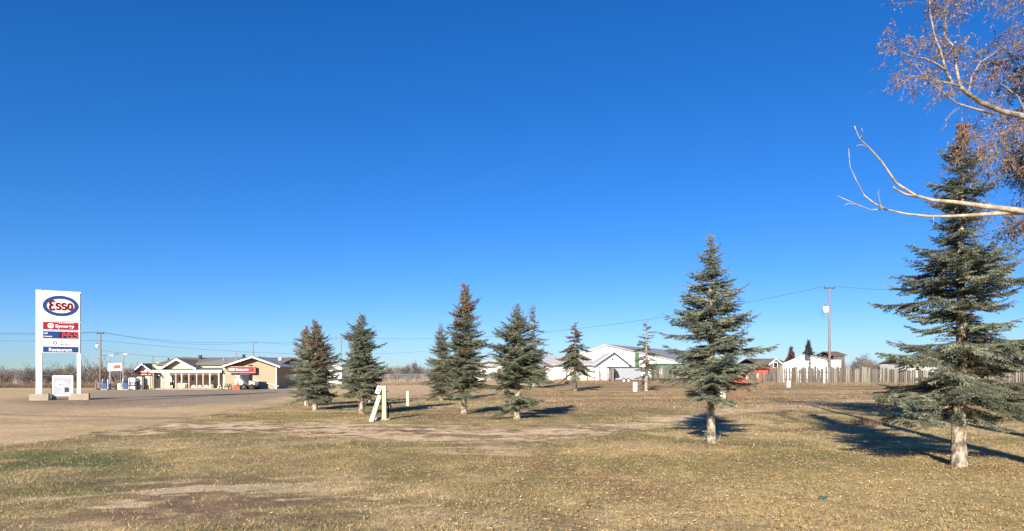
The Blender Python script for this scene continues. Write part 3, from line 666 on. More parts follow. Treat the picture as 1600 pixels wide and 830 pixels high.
def esso(x0, z0, w_, h_, mb_, st, y0=-.082, y1=-.064):
    # rounded e like a reversed 3, then s s o
    arc = lambda cx, cz, a, b, t0, t1, k=9: [(cx+a*math.cos(math.radians(t0+(t1-t0)*i/k)), cz+b*math.sin(math.radians(t0+(t1-t0)*i/k))) for i in range(k+1)]
    u = w_/4.3; q_ = h_/4
    ribbon(mb_, arc(x0+u*.62, z0+3*q_, u*.42, q_*.85, 40, 270)+arc(x0+u*.62, z0+q_*1.05, u*.48, q_*1.0, 90, 320), st*1.1, y0, y1)
    for k in (1, 2):
        cx = x0+u*(.65+k*1.08)
        ribbon(mb_, arc(cx, z0+2.5*q_*.9, u*.36, q_*.62, 35, 270)+arc(cx, z0+q_*.95, u*.38, q_*.68, 90, -145), st, y0, y1)
    ribbon(mb_, arc(x0+u*(.7+3*1.08), z0+q_*1.6, u*.40, q_*1.3, 0, 360, 16), st, y0, y1)
e_ = MB(); esso(WC-WW*.31, lc_z-.27, WW*.62, .60, e_, .12); e_.build('lettering', M['red'], c_, xf=XF)
c_ = cab(502.8, 515.8, M['red'])
letters('Synergy', lw(WC-.28, ZZ(513.5)), rt, 1.02, .27, M['white'], c_)
letters('fuel technology', lw(WC-.10, ZZ(505.8)), rt, .80, .06, M['white'], c_)
r_ = MB(); ring(r_, WC-.52, ZZ(509.3), .17, .17, .11, .11, -.08, -.066, 16); ring(r_, WC-.52, ZZ(509.3), .07, .07, .01, .01, -.08, -.066, 12); r_.build('emblem', M['white'], c_, xf=XF)
c_ = cab(517.2, 529.6, M['navy'])
lb(WC-.08, W1-.04, -.074, -.0655, ZZ(529)+.02, ZZ(517.9)-.02).build('price_screen', M['black'], c_, xf=XF)
letters('Self', lw(W0+.09, ZZ(522.3)), rt, .22, .10, M['white'], c_); letters('Unleaded', lw(W0+.09, ZZ(527)), rt, .44, .09, M['white'], c_)
SEG = {'1': 'bc', '4': 'fgbc', '5': 'afgcd', '9': 'abcdfg'}
dg = MB(); dx = WC-.02
for ch in '1459':
    w_ = .17; h_ = .34; z0 = ZZ(527.6); sh = lambda x, z: (x+(z-z0)*.12, z)
    sx_ = dx if ch != '1' else dx-.05
    P6 = dict(a=((sx_, z0+h_), (sx_+w_, z0+h_)), b=((sx_+w_, z0+h_), (sx_+w_, z0+h_/2)), c=((sx_+w_, z0+h_/2), (sx_+w_, z0)), d=((sx_, z0), (sx_+w_, z0)), f=((sx_, z0+h_), (sx_, z0+h_/2)), g=((sx_, z0+h_/2), (sx_+w_, z0+h_/2)))
    for s_ in SEG[ch]: ribbon(dg, [sh(*P6[s_][0]), sh(*P6[s_][1])], .030, -.085, -.075)
    dx += .245 if ch != '1' else .20
    if ch == '5': dg.box(dx-.03, dx+.02, -.085, -.075, z0-.02, z0+.03); dx += .04
dg.build('price_digits', M['led'], c_, xf=XF)
c_ = cab(530.6, 540.6, M['white'])
gry = mat('grey_print', (.22, .22, .25), .6, .05)
letters('Diesel', lw(WC-.08, ZZ(535.3)), rt, .44, .13, gry, c_); letters('Efficient', lw(WC-.08, ZZ(539.6)), rt, .58, .13, gry, c_)
r_ = MB(); ring(r_, WC-.30, ZZ(536), .12, .12, .07, .07, -.08, -.066, 16); r_.build('emblem', M['bluegrey'], c_, xf=XF)
c_ = cab(541.0, 551.2, M['navy']); letters('Restaurant', lw(WC-.62, ZZ(549.2)), rt, 1.24, .22, M['white'], c_)
# poster board standing between the posts
XP = xf_of((at(80.5, 41.7), 41.7, 0), (1, .25, 0)); pb = thing('poster_board', 'white framed poster board standing between the two posts of the tall fuel sign', 'sign', (at(94, 41.3), 41.3, 0))
PWd = 1.22
MB().box(0, PWd, 0, .10, .22, 1.56).build('frame', M['white'], pb, xf=XP)
post = mat('printed_poster', (.30, .32, .37), .5, .3, 1.0); pp = MB().box(.09, PWd-.09, -.012, -.002, .31, 1.47).build('poster', post, pb, xf=XP)
r_ = MB(); r_.extr([(PWd*.45+.33*math.cos(t*.2618), -.014, .98+.2*math.sin(t*.2618)) for t in range(24)], (0, -.01, 0)); r_.build('white_oval', M['white'], pp, xf=XP)
letters('7¢', XP @ Vector((PWd*.45-.2, -.026, .88)), (1, .25, 0), .24, .2, M['black'], pp); letters('/L', XP @ Vector((PWd*.45+.10, -.026, .90)), (1, .25, 0), .12, .16, M['red'], pp)
MB().box(PWd*.62, PWd*.82, -.024, -.013, .48, .78).build('picture_block', M['black'], pp, xf=XP)
for a in (.05, PWd-.19): MB().box(a, a+.14, -.12, .26, -.03, .20).build('foot', M['concrete'], pb, xf=XP)

# ------------------------------------------------------------------ store
DS = 88.0; gf = G(at(330, DS), DS)
store = thing('store_building', 'long cream fuel store and restaurant with white-trimmed gables, porch and red sign', 'building', (at(330, DS), DS, gf))
SX = lambda px, D=DS: at(px, D)
def wall(px0, px1, D0, D1, z0, z1, m, name='wall', parent=store): return MB().box(SX(px0, D0), SX(px1, D0), D0, D1, z0, z1).build(name, m, parent)
def gable_roof_x(x0, x1, yf, yr, yb, ze, zr, th, m, parent, name='roof'):       # ridge along x
    a = [(x0, yf, ze), (x0, yr, zr), (x0, yb, ze), (x0, yb, ze-th), (x0, yr, zr-th), (x0, yf, ze-th)]
    return MB().extr(a, (x1-x0, 0, 0)).build(name, m, parent)
def gable_roof_y(xl, xc, xr, y0, y1, zl, zr_, zc, th, m, parent, name='roof'):    # ridge along y
    return MB().extr([(xl, y0, zl), (xc, y0, zc), (xr, y0, zr_), (xr, y0, zr_-th), (xc, y0, zc-th), (xl, y0, zl-th)], (0, y1-y0, 0)).build(name, m, parent)
def rake(xl, xc, xr, y, zl, zr_, zc, h, m, parent, name='fascia', th=.06, up=.03):
    return MB().extr([(xl, y, zl+up), (xc, y, zc+up), (xr, y, zr_+up), (xr, y, zr_-h), (xc, y, zc-h), (xl, y, zl-h)], (0, -th, 0)).build(name, m, parent)
eL = -.3
wall(238, 348, 88.0, 96, gf-.2, 3.08, M['cream']); wall(213, 238, 87.2, 92, gf-.2, 2.05, M['cream'])
gable_roof_x(SX(244), SX(440), 87.6, 93.5, 99.5, 3.08, 4.15, .12, M['shingle'], store)
MB().extr([(SX(309), 87.55, 3.13), (SX(352), 87.55, 3.13), (SX(392), 93.5, 4.21), (SX(339), 93.5, 4.21)], (0, .05, .04)).build('metal_roof', M['metalroof'], store)
gable_roof_x(SX(207), SX(246), 86.9, 91.5, 96, 2.1, 3.25, .12, M['shingle2'], store)
MB().box(SX(224), SX(262), 91.4, 91.6, 3.26, 3.36).build('ridge_cap', M['white'], store)
# left gable
gl, gc, gr_ = SX(206, 86.2), SX(222, 86.2), SX(239, 86.2)
gable_roof_y(gl, gc, gr_, 86.1, 91.4, 1.95, 2.02, 3.17, .08, M['shingle2'], store)
rake(gl, gc, gr_, 86.1, 1.95, 2.02, 3.17, .2, M['white'], store)
MB().extr([(SX(212, 87.1), 87.0, 1.9), (SX(222, 87.1), 87.0, 2.95), (SX(237, 87.1), 87.0, 1.9)], (0, .15, 0)).build('gable_infill', M['creamtrim'], store)
lsg = MB().box(SX(213.5, 86.8), SX(236.5, 86.8), 86.7, 86.9, zt(586, 86.8), zt(580, 86.8)).build('shop_sign', M['pink'], store)
MB().box(SX(215, 86.8), SX(236, 86.8), 86.66, 86.7, zt(584.5, 86.8), zt(582, 86.8)).build('stripe', M['red'], lsg)
d_ = MB().box(SX(223, 87), SX(225.5, 87), 87.12, 87.18, gf, 1.5).build('door', M['glass'], store)
wd_ = MB().box(SX(226.5, 87), SX(236, 87), 87.1, 87.18, .2, 1.55).build('window_shutter', M['creamtrim'], store)
# big gable over the porch
bl, bcx, brr = SX(249.5, 85.4), SX(276, 85.4), SX(307, 85.4)
gable_roof_y(bl, bcx, brr, 85.3, 93.4, 2.40, 2.45, 3.80, .09, M['shingle'], store)
rake(bl, bcx, brr, 85.3, 2.40, 2.45, 3.80, .22, M['white'], store)
MB().extr([(SX(256, 86.2), 86.1, 2.45), (SX(276, 86.2), 86.1, 3.60), (SX(302, 86.2), 86.1, 2.45)], (0, .15, 0)).build('gable_infill', M['cream'], store)
# porch
px0, px1 = SX(238.5, 84.6), SX(347.5, 84.6)
MB().extr([(px0, 84.4, 2.20), (px0, 87.9, 2.62), (px0, 87.9, 2.52), (px0, 84.4, 2.10)], (px1-px0, 0, 0)).build('porch_roof', M['shingle'], store)
MB().box(px0, px1, 84.34, 84.39, 1.93, 2.235).build('porch_fascia', M['white'], store)
MB().box(px0, px1, 84.3, 87.98, gf-.2, gf+.12).build('porch_floor', M['concrete'], store)
cols = [239.5, 259.5, 264.5, 275, 284, 295.5, 307.5, 317.5, 328, 342]
for c in cols:
    m_ = M['creamtrim'] if c < 270 else (M['pink'] if int(c) % 2 else M['creamtrim'])
    x = SX(c, 84.5); MB().box(x-.07, x+.07, 84.45, 84.59, gf+.12, 1.93).build('porch_post', m_, store)
for a, b in zip(cols[2:-1], cols[3:]):
    xa, xb = SX(a, 84.5)+.07, SX(b, 84.5)-.07; w_ = xb-xa; pts = [(xa, 84.5, 1.925), (xb, 84.5, 1.925), (xb, 84.5, 1.40)]
    pts += [(xb-.05-(w_-.1)*i/10, 84.5, 1.46+.16*math.sin(math.pi*i/10)**.6) for i in range(11)]+[(xa, 84.5, 1.40)]
    MB().extr(pts, (0, .05, 0)).build('arched_valance', M['lattice'], store)
def window(px_a, px_b, D, z0, z1, parent=store, fr=.07):
    xa, xb = SX(px_a, D), SX(px_b, D); o = MB()
    o.box(xa, xb, D-.08, D-.003, z1-fr, z1); o.box(xa, xb, D-.08, D-.003, z0, z0+fr); o.box(xa, xa+fr, D-.08, D-.003, z0+fr, z1-fr); o.box(xb-fr, xb, D-.08, D-.003, z0+fr, z1-fr)
    f_ = o.build('window', M['white'], parent); MB().box(xa+fr, xb-fr, D-.04, D-.002, z0+fr, z1-fr).build('pane', M['glass'], f_); return f_
dr = MB().box(SX(245, 88), SX(252, 88), 87.93, 87.99, gf+.12, 1.5).build('door', M['black'], store)
fo = MB(); fo.box(SX(243.6, 88), SX(245, 88), 87.9, 87.99, gf+.12, 1.6); fo.box(SX(252, 88), SX(253.6, 88), 87.9, 87.99, gf+.12, 1.6); fo.box(SX(245, 88), SX(252, 88), 87.9, 87.99, 1.5, 1.6); fo.build('door_frame', M['white'], dr)
MB().box(SX(254, 88), SX(258.5, 88), 87.9, 87.99, gf+.12, 1.75).build('red_panel', M['pink'], store)
for a, b in ((268, 272), (279, 283.5), (288.5, 293.5), (299, 304), (310, 313), (329.5, 335)): window(a, b, 88, .75 if a > 275 else .5, 1.45)
for a, b in ((289, 294.5), (330, 336)):
    MB().box(SX(a, 87.6), SX(b, 87.6), 87.55, 87.62, gf+.12, .35).build('lattice_panel', M['slab2'], store)
# restaurant wing, gable towards the viewer
DR = 85.0; wl, wr = SX(349, DR), SX(432, DR); wc = SX(395, DR); gR = G(SX(390), DR)
MB().extr([(wl, DR, gR-.3), (wr, DR, gR-.3), (wr, DR, 2.75), (wc, DR, 3.85), (wl, DR, 2.75)], (0, 11, 0)).build('wall', M['tan'], store)
ol, orr, oc = SX(346, 84), SX(438, 84), SX(394.5, 84)
gable_roof_y(ol, oc, orr, 83.9, 96.5, 2.72, 2.72, 4.03, .10, M['metalroof'], store)
rake(ol, oc, orr, 83.9, 2.72, 2.72, 4.03, .17, M['white'], store)
MB().extr([(ol+.1, 83.92, 2.56), (oc, 83.92, 3.86), (orr-.1, 83.92, 2.56), (orr-.1, 83.92, 2.60), (oc, 83.92, 3.92), (ol+.1, 83.92, 2.60)][::-1], (0, 1.05, 0)).build('soffit', M['soffit'], store)
for x in (wl-.02, wr-.12): MB().box(x, x+.16, DR-.05, DR+.05, gR-.1, 2.72).build('corner_trim', M['white'], store)
rs_ = MB().box(SX(356, 84.3), SX(399, 84.3), 84.3, 84.55, zt(583, 84.3), zt(572.6, 84.3)).build('restaurant_sign', M['red'], store)
z0, z1 = zt(583, 84.3), zt(572.6, 84.3); x0, x1 = SX(356, 84.3), SX(399, 84.3)
fo = MB(); fo.box(x0, x1, 84.26, 84.3, z1-.07, z1); fo.box(x0, x1, 84.26, 84.3, z0, z0+.07); fo.box(x0, x0+.07, 84.26, 84.3, z0+.07, z1-.07); fo.box(x1-.07, x1, 84.26, 84.3, z0+.07, z1-.07)
fo.build('border', M['pink'], rs_)
letters('ESSO Restaurant', (SX(358, 84.3), 84.29, z0+.30), (1, 0, 0), 2.55, .34, M['white'], rs_, depth=.02)
MB().tube([(SX(349.5, DR), DR-.08, zt(581.5, DR)), (SX(436, DR), DR-.10, zt(603.5, DR))], .05, 6).build('slanted_rail', M['white'], store)
MB().box(SX(389.5, DR), SX(394.5, DR), DR-.25, DR-.01, zt(572, DR), zt(570.3, DR)).build('gable_lamp', M['dark'], store)
for pxv, D, za, zb, r_, m_ in ((313, 92, 3.6, 4.35, .24, M['dark']), (381, 92, 3.9, 4.45, .2, M['dark']), (369, 90.5, 3.3, 4.9, .07, M['steel']), (263, 91, 3.1, 3.95, .09, M['dark']), (405, 92, 3.4, 4.25, .14, M['steel']), (350, 90, 3.2, 3.9, .10, M['steel'])):
    v = MB(); v.tube([(SX(pxv, D), D, za), (SX(pxv, D), D, zb)], r_, 8); v.tube([(SX(pxv, D), D, zb), (SX(pxv, D), D, zb+.08)], r_*1.35, 8); v.build('roof_vent', m_, store)
MB().box(SX(433.5, 92), SX(457, 92), 91.5, 99, G(SX(440), 92)-.2, zt(575, 92)).build('rear_extension', M['tan'], store)
MB().box(SX(433, 92), SX(458, 92), 91.3, 99.2, zt(575, 92), zt(574, 92)).build('extension_roof', M['shingle'], store)
v = MB(); v.tube([(SX(437, 91), 91.2, zt(576, 91)), (SX(437, 91), 91.2, zt(566, 91))], .14, 8); v.tube([(SX(437, 91), 91.2, zt(566, 91)), (SX(437, 91), 91.2, zt(559, 91))], [.24, .2], 10); v.build('kitchen_vent', M['white'], store)
MB().box(SX(441, 93), SX(449, 93), 93, 94, zt(574, 93), zt(560, 93)).build('rooftop_unit', M['bluegrey'], store)
tag(MB().tube([(SX(239, 84), 84, gf-.05), (SX(239, 84), 84, zt(556, 84))], [.05, .035], 8).build('flagpole', M['lattice'], None), 'slim bare reddish pole standing at the left end of the store porch', 'pole')

# things around the store
def picnic(px, D, label, rz):
    g_ = gp(px, D); t = thing('picnic_table', label, 'table', g_, 'picnic tables beside the restaurant wall'); t.rotation_euler = (0, 0, rz)
    def b_(name, *a):
        o = MB().box(*a).build(name, M['slab'], None); o.parent = t; return o
    for k in range(4): b_('tabletop_plank', -.8, .8, -.36+k*.185, -.20+k*.185, .70, .74)
    for s in (-1, 1): b_('bench', -.8, .8, s*.72-.13, s*.72+.13, .42, .46)
    for s in (-.6, .6):
        o = MB(); o.extr([(s-.04, -.75, 0), (s-.04, -.68, 0), (s-.04, -.2, .7), (s-.04, -.28, .7)], (.08, 0, 0)); o.extr([(s-.04, .75, 0), (s-.04, .68, 0), (s-.04, .2, .7), (s-.04, .28, .7)], (.08, 0, 0))
        o.box(s-.035, s+.035, -.75, .75, .35, .42); o = o.build('leg_frame', M['slab'], None); o.parent = t
picnic(352, 83, 'picnic table nearest the porch, left of the skid loader', .15); picnic(361.5, 82.6, 'picnic table right beside the red bucket of the skid loader', .05)
# skid loader
g_ = gp(388, 82); sk = thing('skid_loader', 'white skid loader with black cab and red-orange bucket parked by the restaurant wall', 'loader', g_)
sx = lambda px: at(px, 82); sz = lambda py: zt(py, 82)
o = MB(); o.extr([(sx(392.5), 81.3, sz(603)), (sx(401), 81.3, sz(603)), (sx(401), 81.3, sz(598)), (sx(398), 81.3, sz(596)), (sx(392.5), 81.3, sz(595))], (0, 1.3, 0)); o.build('body', M['white'], sk)
MB().box(sx(381), sx(402), 81.32, 82.55, sz(605.5), sz(602.6)).build('chassis', M['black'], sk)
o = MB(); o.extr([(sx(381), 81.3, sz(602.5)), (sx(392.4), 81.3, sz(602.5)), (sx(392), 81.3, sz(586)), (sx(377.5), 81.45, sz(585.5))], (0, 1.2, 0)); cb_ = o.build('cab', M['black'], sk)
MB().box(sx(377), sx(393), 81.4, 82.5, sz(585.6), sz(584.6)).build('cab_roof', M['bluegrey'], sk)
for yy in (81.22, 82.55):
    o = MB(); o.extr([(sx(371), yy, sz(590)), (sx(373.5), yy, sz(587)), (sx(384), yy, sz(596.5)), (sx(383.5), yy, sz(603)), (sx(381), yy, sz(603)), (sx(380.5), yy, sz(599))], (0, .1, 0))
    o.extr([(sx(371), yy, sz(590)), (sx(372.8), yy, sz(588)), (sx(374), yy, sz(600)), (sx(371.5), yy, sz(602))], (0, .1, 0)); o.build('lift_arm', M['white'], sk)
o = MB(); o.extr([(sx(368), 80.95, sz(609)), (sx(380.5), 80.95, sz(609)), (sx(379.5), 80.95, sz(602.5)), (sx(373), 80.95, sz(601)), (sx(369), 80.95, sz(605))], (0, 1.8, 0)); o.build('bucket', M['bucket'], sk)
for pxw in (386, 398):
    for yy in (81.05, 82.65):
        wv = MB(); wv.tube([(sx(pxw), yy-.12, sz(604.5)), (sx(pxw), yy+.12, sz(604.5))], .38, 14); wh = wv.build('wheel', M['tyre'], sk)
        MB().tube([(sx(pxw), yy-.14, sz(604.5)), (sx(pxw), yy+.14, sz(604.5))], .13, 10).build('rim', M['slab'], wh)
# merchandiser, ice chest, bin, bench at the front of the store
g_ = gp(208, 85.5); mc = thing('merchandiser', 'white and black outdoor merchandiser cabinet left of the store front', 'cabinet', g_)
MB().box(at(203, 85.5), at(213, 85.5), 85.2, 86.0, g_.z-.02, zt(590.5, 85.5)).build('body', M['white'], mc)
pn = MB().box(at(203.5, 85.2), at(212.5, 85.2), 85.14, 85.2, zt(603.5, 85.2), zt(597, 85.2)).build('dark_panel', M['black'], mc)
for yy in (598.6, 601): MB().box(at(205, 85.2), at(211, 85.2), 85.115, 85.14, zt(yy+.5, 85.2), zt(yy-.3, 85.2)).build('white_stripe', M['white'], pn)
g_ = gp(219, 86.3); ic = thing('ice_chest', 'tall white ice chest under the left gable of the store', 'freezer', g_)
MB().box(at(214.5, 86.3), at(222.5, 86.3), 86.1, 86.7, g_.z-.02, zt(589, 86.3)).build('body', M['white'], ic)
MB().box(at(215.2, 86.1), at(221.8, 86.1), 86.05, 86.1, zt(606, 86), zt(597, 86)).build('door', M['white'], ic)
MB().box(at(218.2, 86.1), at(218.8, 86.1), 86.02, 86.05, zt(603, 86), zt(599, 86)).build('handle', M['steel'], ic)
g_ = gp(214, 84.8); bn = thing('litter_bin', 'slim black litter bin beside the white merchandiser', 'bin', g_)
MB().tube([(g_.x, g_.y, g_.z-.02), (g_.x, g_.y, g_.z+.95)], .19, 10).build('body', M['black'], bn); MB().tube([(g_.x, g_.y, g_.z+.95), (g_.x, g_.y, g_.z+1.08)], [.22, .12], 10).build('lid', M['black'], bn)
g_ = gp(268, 85.4); gzz = gf+.12; bb_ = thing('garden_bench', 'dark bench on the porch of the store near its black door', 'bench', (at(268, 85.4), 85.4, gzz))
MB().box(at(264, 85.4), at(272, 85.4), 85.2, 85.6, gzz+.40, gzz+.46).build('seat', M['black'], bb_); MB().box(at(264, 85.4), at(272, 85.4), 85.56, 85.62, gzz+.46, gzz+.85).build('backrest', M['black'], bb_)
for a in (265, 271): MB().box(at(a, 85.4)-.03, at(a, 85.4)+.03, 85.22, 85.58, gzz, gzz+.40).build('leg', M['black'], bb_)

# ------------------------------------------------------------------ fuel forecourt
def pump(px, D, wpx, top, label, rz=0):
    g_ = gp(px, D); t = thing('fuel_pump', label, 'fuel pump', g_, 'fuel pumps on the forecourt'); w_ = wpx*D/F; h_ = zt(top, D)-g_.z
    x = g_.x; z = g_.z
    MB().box(x-w_*.75, x+w_*.75, D-.5, D+.5, z-.05, z+.12).build('island_kerb', M['concrete'], t)
    b = MB().box(x-w_*.42, x+w_*.42, D-.25, D+.25, z+.12, z+h_*.62).build('body', M['pumpblue'], t)
    MB().box(x-w_*.36, x+w_*.36, D-.28, D+.28, z+h_*.62, z+h_*.92).build('display_head', M['navy'], t)
    MB().box(x-w_*.28, x+w_*.28, D-.31, D-.28, z+h_*.68, z+h_*.84).build('screen', M['glass'], t)
    for s in (-1, 1):
        MB().box(x+s*w_*.5-.04, x+s*w_*.5+.04, D-.12, D+.12, z+.12, z+h_).build('side_column', M['white'], t)
        MB().tube([(x+s*w_*.46, D-.2, z+h_*.75), (x+s*w_*.60, D-.28, z+h_*.4), (x+s*w_*.55, D-.3, z+.3), (x+s*w_*.44, D-.26, z+h_*.5)], .02, 5).build('hose', M['black'], t)
pump(165, 83, 8, 593, 'blue fuel pump farther left, beneath the first lamp post'); pump(197.5, 81.5, 9, 592, 'blue fuel pump nearer the store, beneath the second lamp post')
def lamppost(px, D, top, label, arms):
    g_ = gp(px, D); zt_ = zt(top, D); t = thing('lamp_post', label, 'lamp post', g_, 'double-headed lamp posts on the forecourt')
    MB().tube([(g_.x, D, g_.z-.05), (g_.x, D, zt_)], [.09, .06], 8).build('pole', M['steel'], t)
    a, b = arms; MB().tube([(at(a, D), D, zt_+.05), (g_.x, D, zt_-.03), (at(b, D), D, zt_+.05)], .05, 6).build('arm', M['steel'], t)
    for c, m_ in ((a, M['dark']), (b, M['white'])):
        x = at(c, D); s = 1 if c > px else -1
        MB().extr([(x-s*.05, D-.15, zt_+.09), (x+s*.5, D-.15, zt_+.07), (x+s*.45, D-.15, zt_-.0), (x-s*.05, D-.15, zt_+.01)], (0, .3, 0)).build('lamp_head', m_, t)
lamppost(171.5, 85, 556, 'double-headed lamp post left of the white and red forecourt board', (166, 173)); lamppost(192.5, 83, 554, 'double-headed lamp post right of the white and red forecourt board', (185, 194.5))
g_ = gp(181, 84); fb = thing('forecourt_board', 'white board with red panel raised between the two forecourt lamp posts', 'sign', (at(181, 84), 84, g_.z))
z0, z1 = zt(580, 84), zt(568.5, 84)
MB().extr([(at(170, 84), 83.8, z0), (at(192, 84), 83.8, z0+.08), (at(192, 84), 83.8, z1+.1), (at(170, 84), 83.8, z1)], (0, .15, 0)).build('board', M['white'], fb)
MB().extr([(at(179, 84), 83.77, z0+.3), (at(190, 84), 83.77, z0+.34), (at(190, 84), 83.77, z1-.15), (at(179, 84), 83.77, z1-.19)], (0, .03, 0)).build('red_panel', M['bucket'], fb)
letters('Esso', (at(172, 84), 83.79, z0+.32), (1, 0, 0), .42, .25, M['pink'], fb)
for a in (173.5, 189): MB().tube([(at(a, 84), 83.9, g_.z-.05), (at(a, 84), 83.9, z1-.1)], .04, 6).build('support', M['steel'], fb)
g_ = gp(150, 82); tag(MB().tube([(g_.x, g_.y, g_.z-.05), (g_.x, g_.y, g_.z+.72), (g_.x, g_.y, g_.z+.78)], [.11, .11, .05], 10).build('bollard', M['slab2'], None), 'short pale bollard left of the fuel pumps', 'bollard')
g_ = gp(156, 84); bx = thing('utility_box', 'grey utility box behind the left fuel pump', 'cabinet', g_)
MB().box(at(153, 84), at(162, 84), 83.8, 84.4, g_.z+.15, zt(597, 84)).build('housing', M['slab'], bx)
for a in (153.5, 161.5): MB().box(at(a, 84)-.04, at(a, 84)+.04, 83.85, 84.3, g_.z-.03, g_.z+.15).build('leg', M['dark'], bx)
g_ = gp(183.5, 84.5); tk = thing('water_tank', 'squat white tank with dark hatch between the fuel pumps', 'tank', g_)
MB().tube([(at(188, 84.5), 84.5, g_.z-.02), (at(188, 84.5), 84.5, zt(600, 84.5)), (at(188, 84.5), 84.5, zt(599, 84.5))], [.33, .33, .2], 14).build('body', M['white'], tk)
MB().box(at(181, 84.5), at(185.5, 84.5), 84.3, 84.8, g_.z-.02, zt(602.5, 84.5)).build('side_box', M['creamtrim'], tk)
g_ = gp(167, 84); bl_ = thing('squeegee_stand', 'white round-topped service stand behind the left fuel pump', 'stand', gp(169.5, 84.2))
MB().tube([(at(169.5, 84.2), 84.2, gp(169.5, 84.2).z-.03), (at(169.5, 84.2), 84.2, zt(596, 84.2))], .06, 6).build('post', M['white'], bl_); MB().blob((at(169.5, 84.2), 84.2, zt(594.5, 84.2)), (.14, .14, .14), 8, 6).build('round_head', M['white'], bl_)

# ------------------------------------------------------------------ power poles and wires
tops = {}
def pole(key, px, D, top, label, arm, tf=None, rad=.15, second=None):
    g_ = gp(px, D); z1 = zt(top, D); t = thing('utility_pole', label, 'utility pole', g_, 'wooden utility poles')
    MB().tube([(g_.x, D, g_.z-.2), (g_.x, D, z1)], [rad, rad*.62], 10).build('pole', M['pole'], t, True)
    ar = MB().box(g_.x-arm, g_.x+arm, D-.06, D+.06, z1-.1, z1+.04).build('crossarm', M['dark'] if rad > .14 else M['pole'], t)
    for s in (-.9, 0, .9): MB().tube([(g_.x+s*arm, D, z1+.04), (g_.x+s*arm, D, z1+.2)], [.05, .03], 6).build('insulator', M['dark'], ar)
    if tf:
        tx_, ty_, r_, h_, m_ = tf; tb = MB().tube([(at(tx_, D), D-.05, zt(ty_, D)-h_/2), (at(tx_, D), D-.05, zt(ty_, D)+h_/2)], r_, 14).build('transformer', m_, t, True)
        MB().tube([(at(tx_, D)-.05, D, zt(ty_, D)+h_/2), (at(tx_, D)-.05, D, zt(ty_, D)+h_/2+.3)], [.06, .03], 6).build('bushing', M['dark'], tb)
        MB().tube([(at(tx_, D)-r_-.1, D, zt(ty_, D)+.3), (at(tx_, D)-r_-.15, D, zt(ty_, D)-h_*.9), (at(tx_, D)+.1, D, zt(ty_, D)-h_*1.2)], .025, 5).build('drop_wire', M['wire'], tb)
    tops[key] = [Vector((g_.x+s*arm, D, z1+.2)) for s in (-.9, .9)]; return t
pole('R', 1296, 86, 450, 'tall grey utility pole with white transformer rising over the slab fence', .72, (1290, 484, .36, .85, M['white']), .19)
pole('A', 157, 97, 521, 'dark utility pole with small transformer left of the fuel forecourt', .55, (152.5, 541, .22, .5, M['white']), .16)
pole('B', 396, 125, 536, 'utility pole with plain crossarm seen behind the restaurant roof', .6, None, .13)
pole('Cc', 533, 122, 528.5, 'utility pole with plain crossarm between the two left spruces', .85, None, .13)
def wire(a, b, sag, label, r_=.018):
    pts = [a.lerp(b, t/24)-Vector((0, 0, sag*4*(t/24)*(1-t/24))) for t in range(25)]
    o = MB().tube(pts, r_, 3, False).build('power_line', M['wire'], None); tag(o, label, 'power line', 'overhead power lines')
Aw, Bw, Cw, Rw = tops['A'], tops['B'], tops['Cc'], tops['R']
farl = [Vector((at(-260, 80), 80, zt(508, 80))), Vector((at(-260, 81), 81, zt(508, 81)))]
wire(farl[0], Aw[0], .5, 'power line running off the left edge from the forecourt pole, front wire'); wire(farl[1], Aw[1], .7, 'power line running off the left edge from the forecourt pole, rear wire')
wire(Aw[0], Bw[0], .7, 'front power line over the store between the forecourt pole and the pole behind it'); wire(Aw[1], Bw[1], 1.1, 'rear power line over the store between the forecourt pole and the pole behind it')
wire(Bw[0], Cw[0], .5, 'front power line between the restaurant pole and the pole among the spruces'); wire(Bw[1], Cw[1], .8, 'rear power line between the restaurant pole and the pole among the spruces')
wire(Cw[1], Rw[0], 2.6, 'long sagging power line crossing behind the spruces to the tall right-hand pole', .022)
wire(Rw[1], Vector((at(1750, 70), 70, zt(440, 70))), .8, 'power line running from the tall right-hand pole towards the right edge', .02)
wire(Vector((at(-260, 90), 90, zt(523, 90))), Vector((at(157, 96.7), 96.8, zt(532, 96.8))), .4, 'lower power line reaching the forecourt pole from the left'); wire(Vector((at(157, 96.7), 96.8, zt(547, 96.8))), Vector((at(300, 94), 94, 4.2)), .3, 'service cable dropping from the forecourt pole to the store roof')
wire(Vector((at(157, 97), 97, zt(532, 97))), Vector((at(700, 150), 150, zt(546, 150))), 1.6, 'lowest long power line crossing over the store and the left spruces')

# ------------------------------------------------------------------ posts and small things on the lawn
g_ = gp(592, 23.0); lsn = thing('leaning_sign', 'two faded green timbers leaning together with a white plate at the top', 'sign', g_)
D = 22.2; Y2 = 22.9
def timber(pa, pb_, Da, Db, w_, th, name, m=M['palegreen']):
    a = Vector((at(pa[0], Da), Da, zt(pa[1], Da))); b = Vector((at(pb_[0], Db), Db, zt(pb_[1], Db))); d = (b-a).normalized(); s = d.cross(Vector((0, 1, 0))).normalized()*w_/2; y_ = Vector((0, th, 0))
    o = MB(); o.extr([a-s, a+s, b+s*.85, b-s*.85], y_); return o.build(name, m, lsn)
timber((579.5, 659.5), (597.5, 604), 21.9, 22.7, .15, .13, 'timber'); timber((600, 657), (600, 603), 22.5, 22.55, .15, .13, 'timber')
a = Vector((at(589.5, 22.4), 22.38, zt(615, 22.4))); b = Vector((at(594, 22.6), 22.6, zt(603, 22.6)))
o = MB(); d = (b-a).normalized(); s = Vector((1, 0, -.25)).normalized()*.085; o.extr([a-s, a+s, b+s, b-s], (0, -.02, 0)); pl_ = o.build('plate', M['white'], lsn)
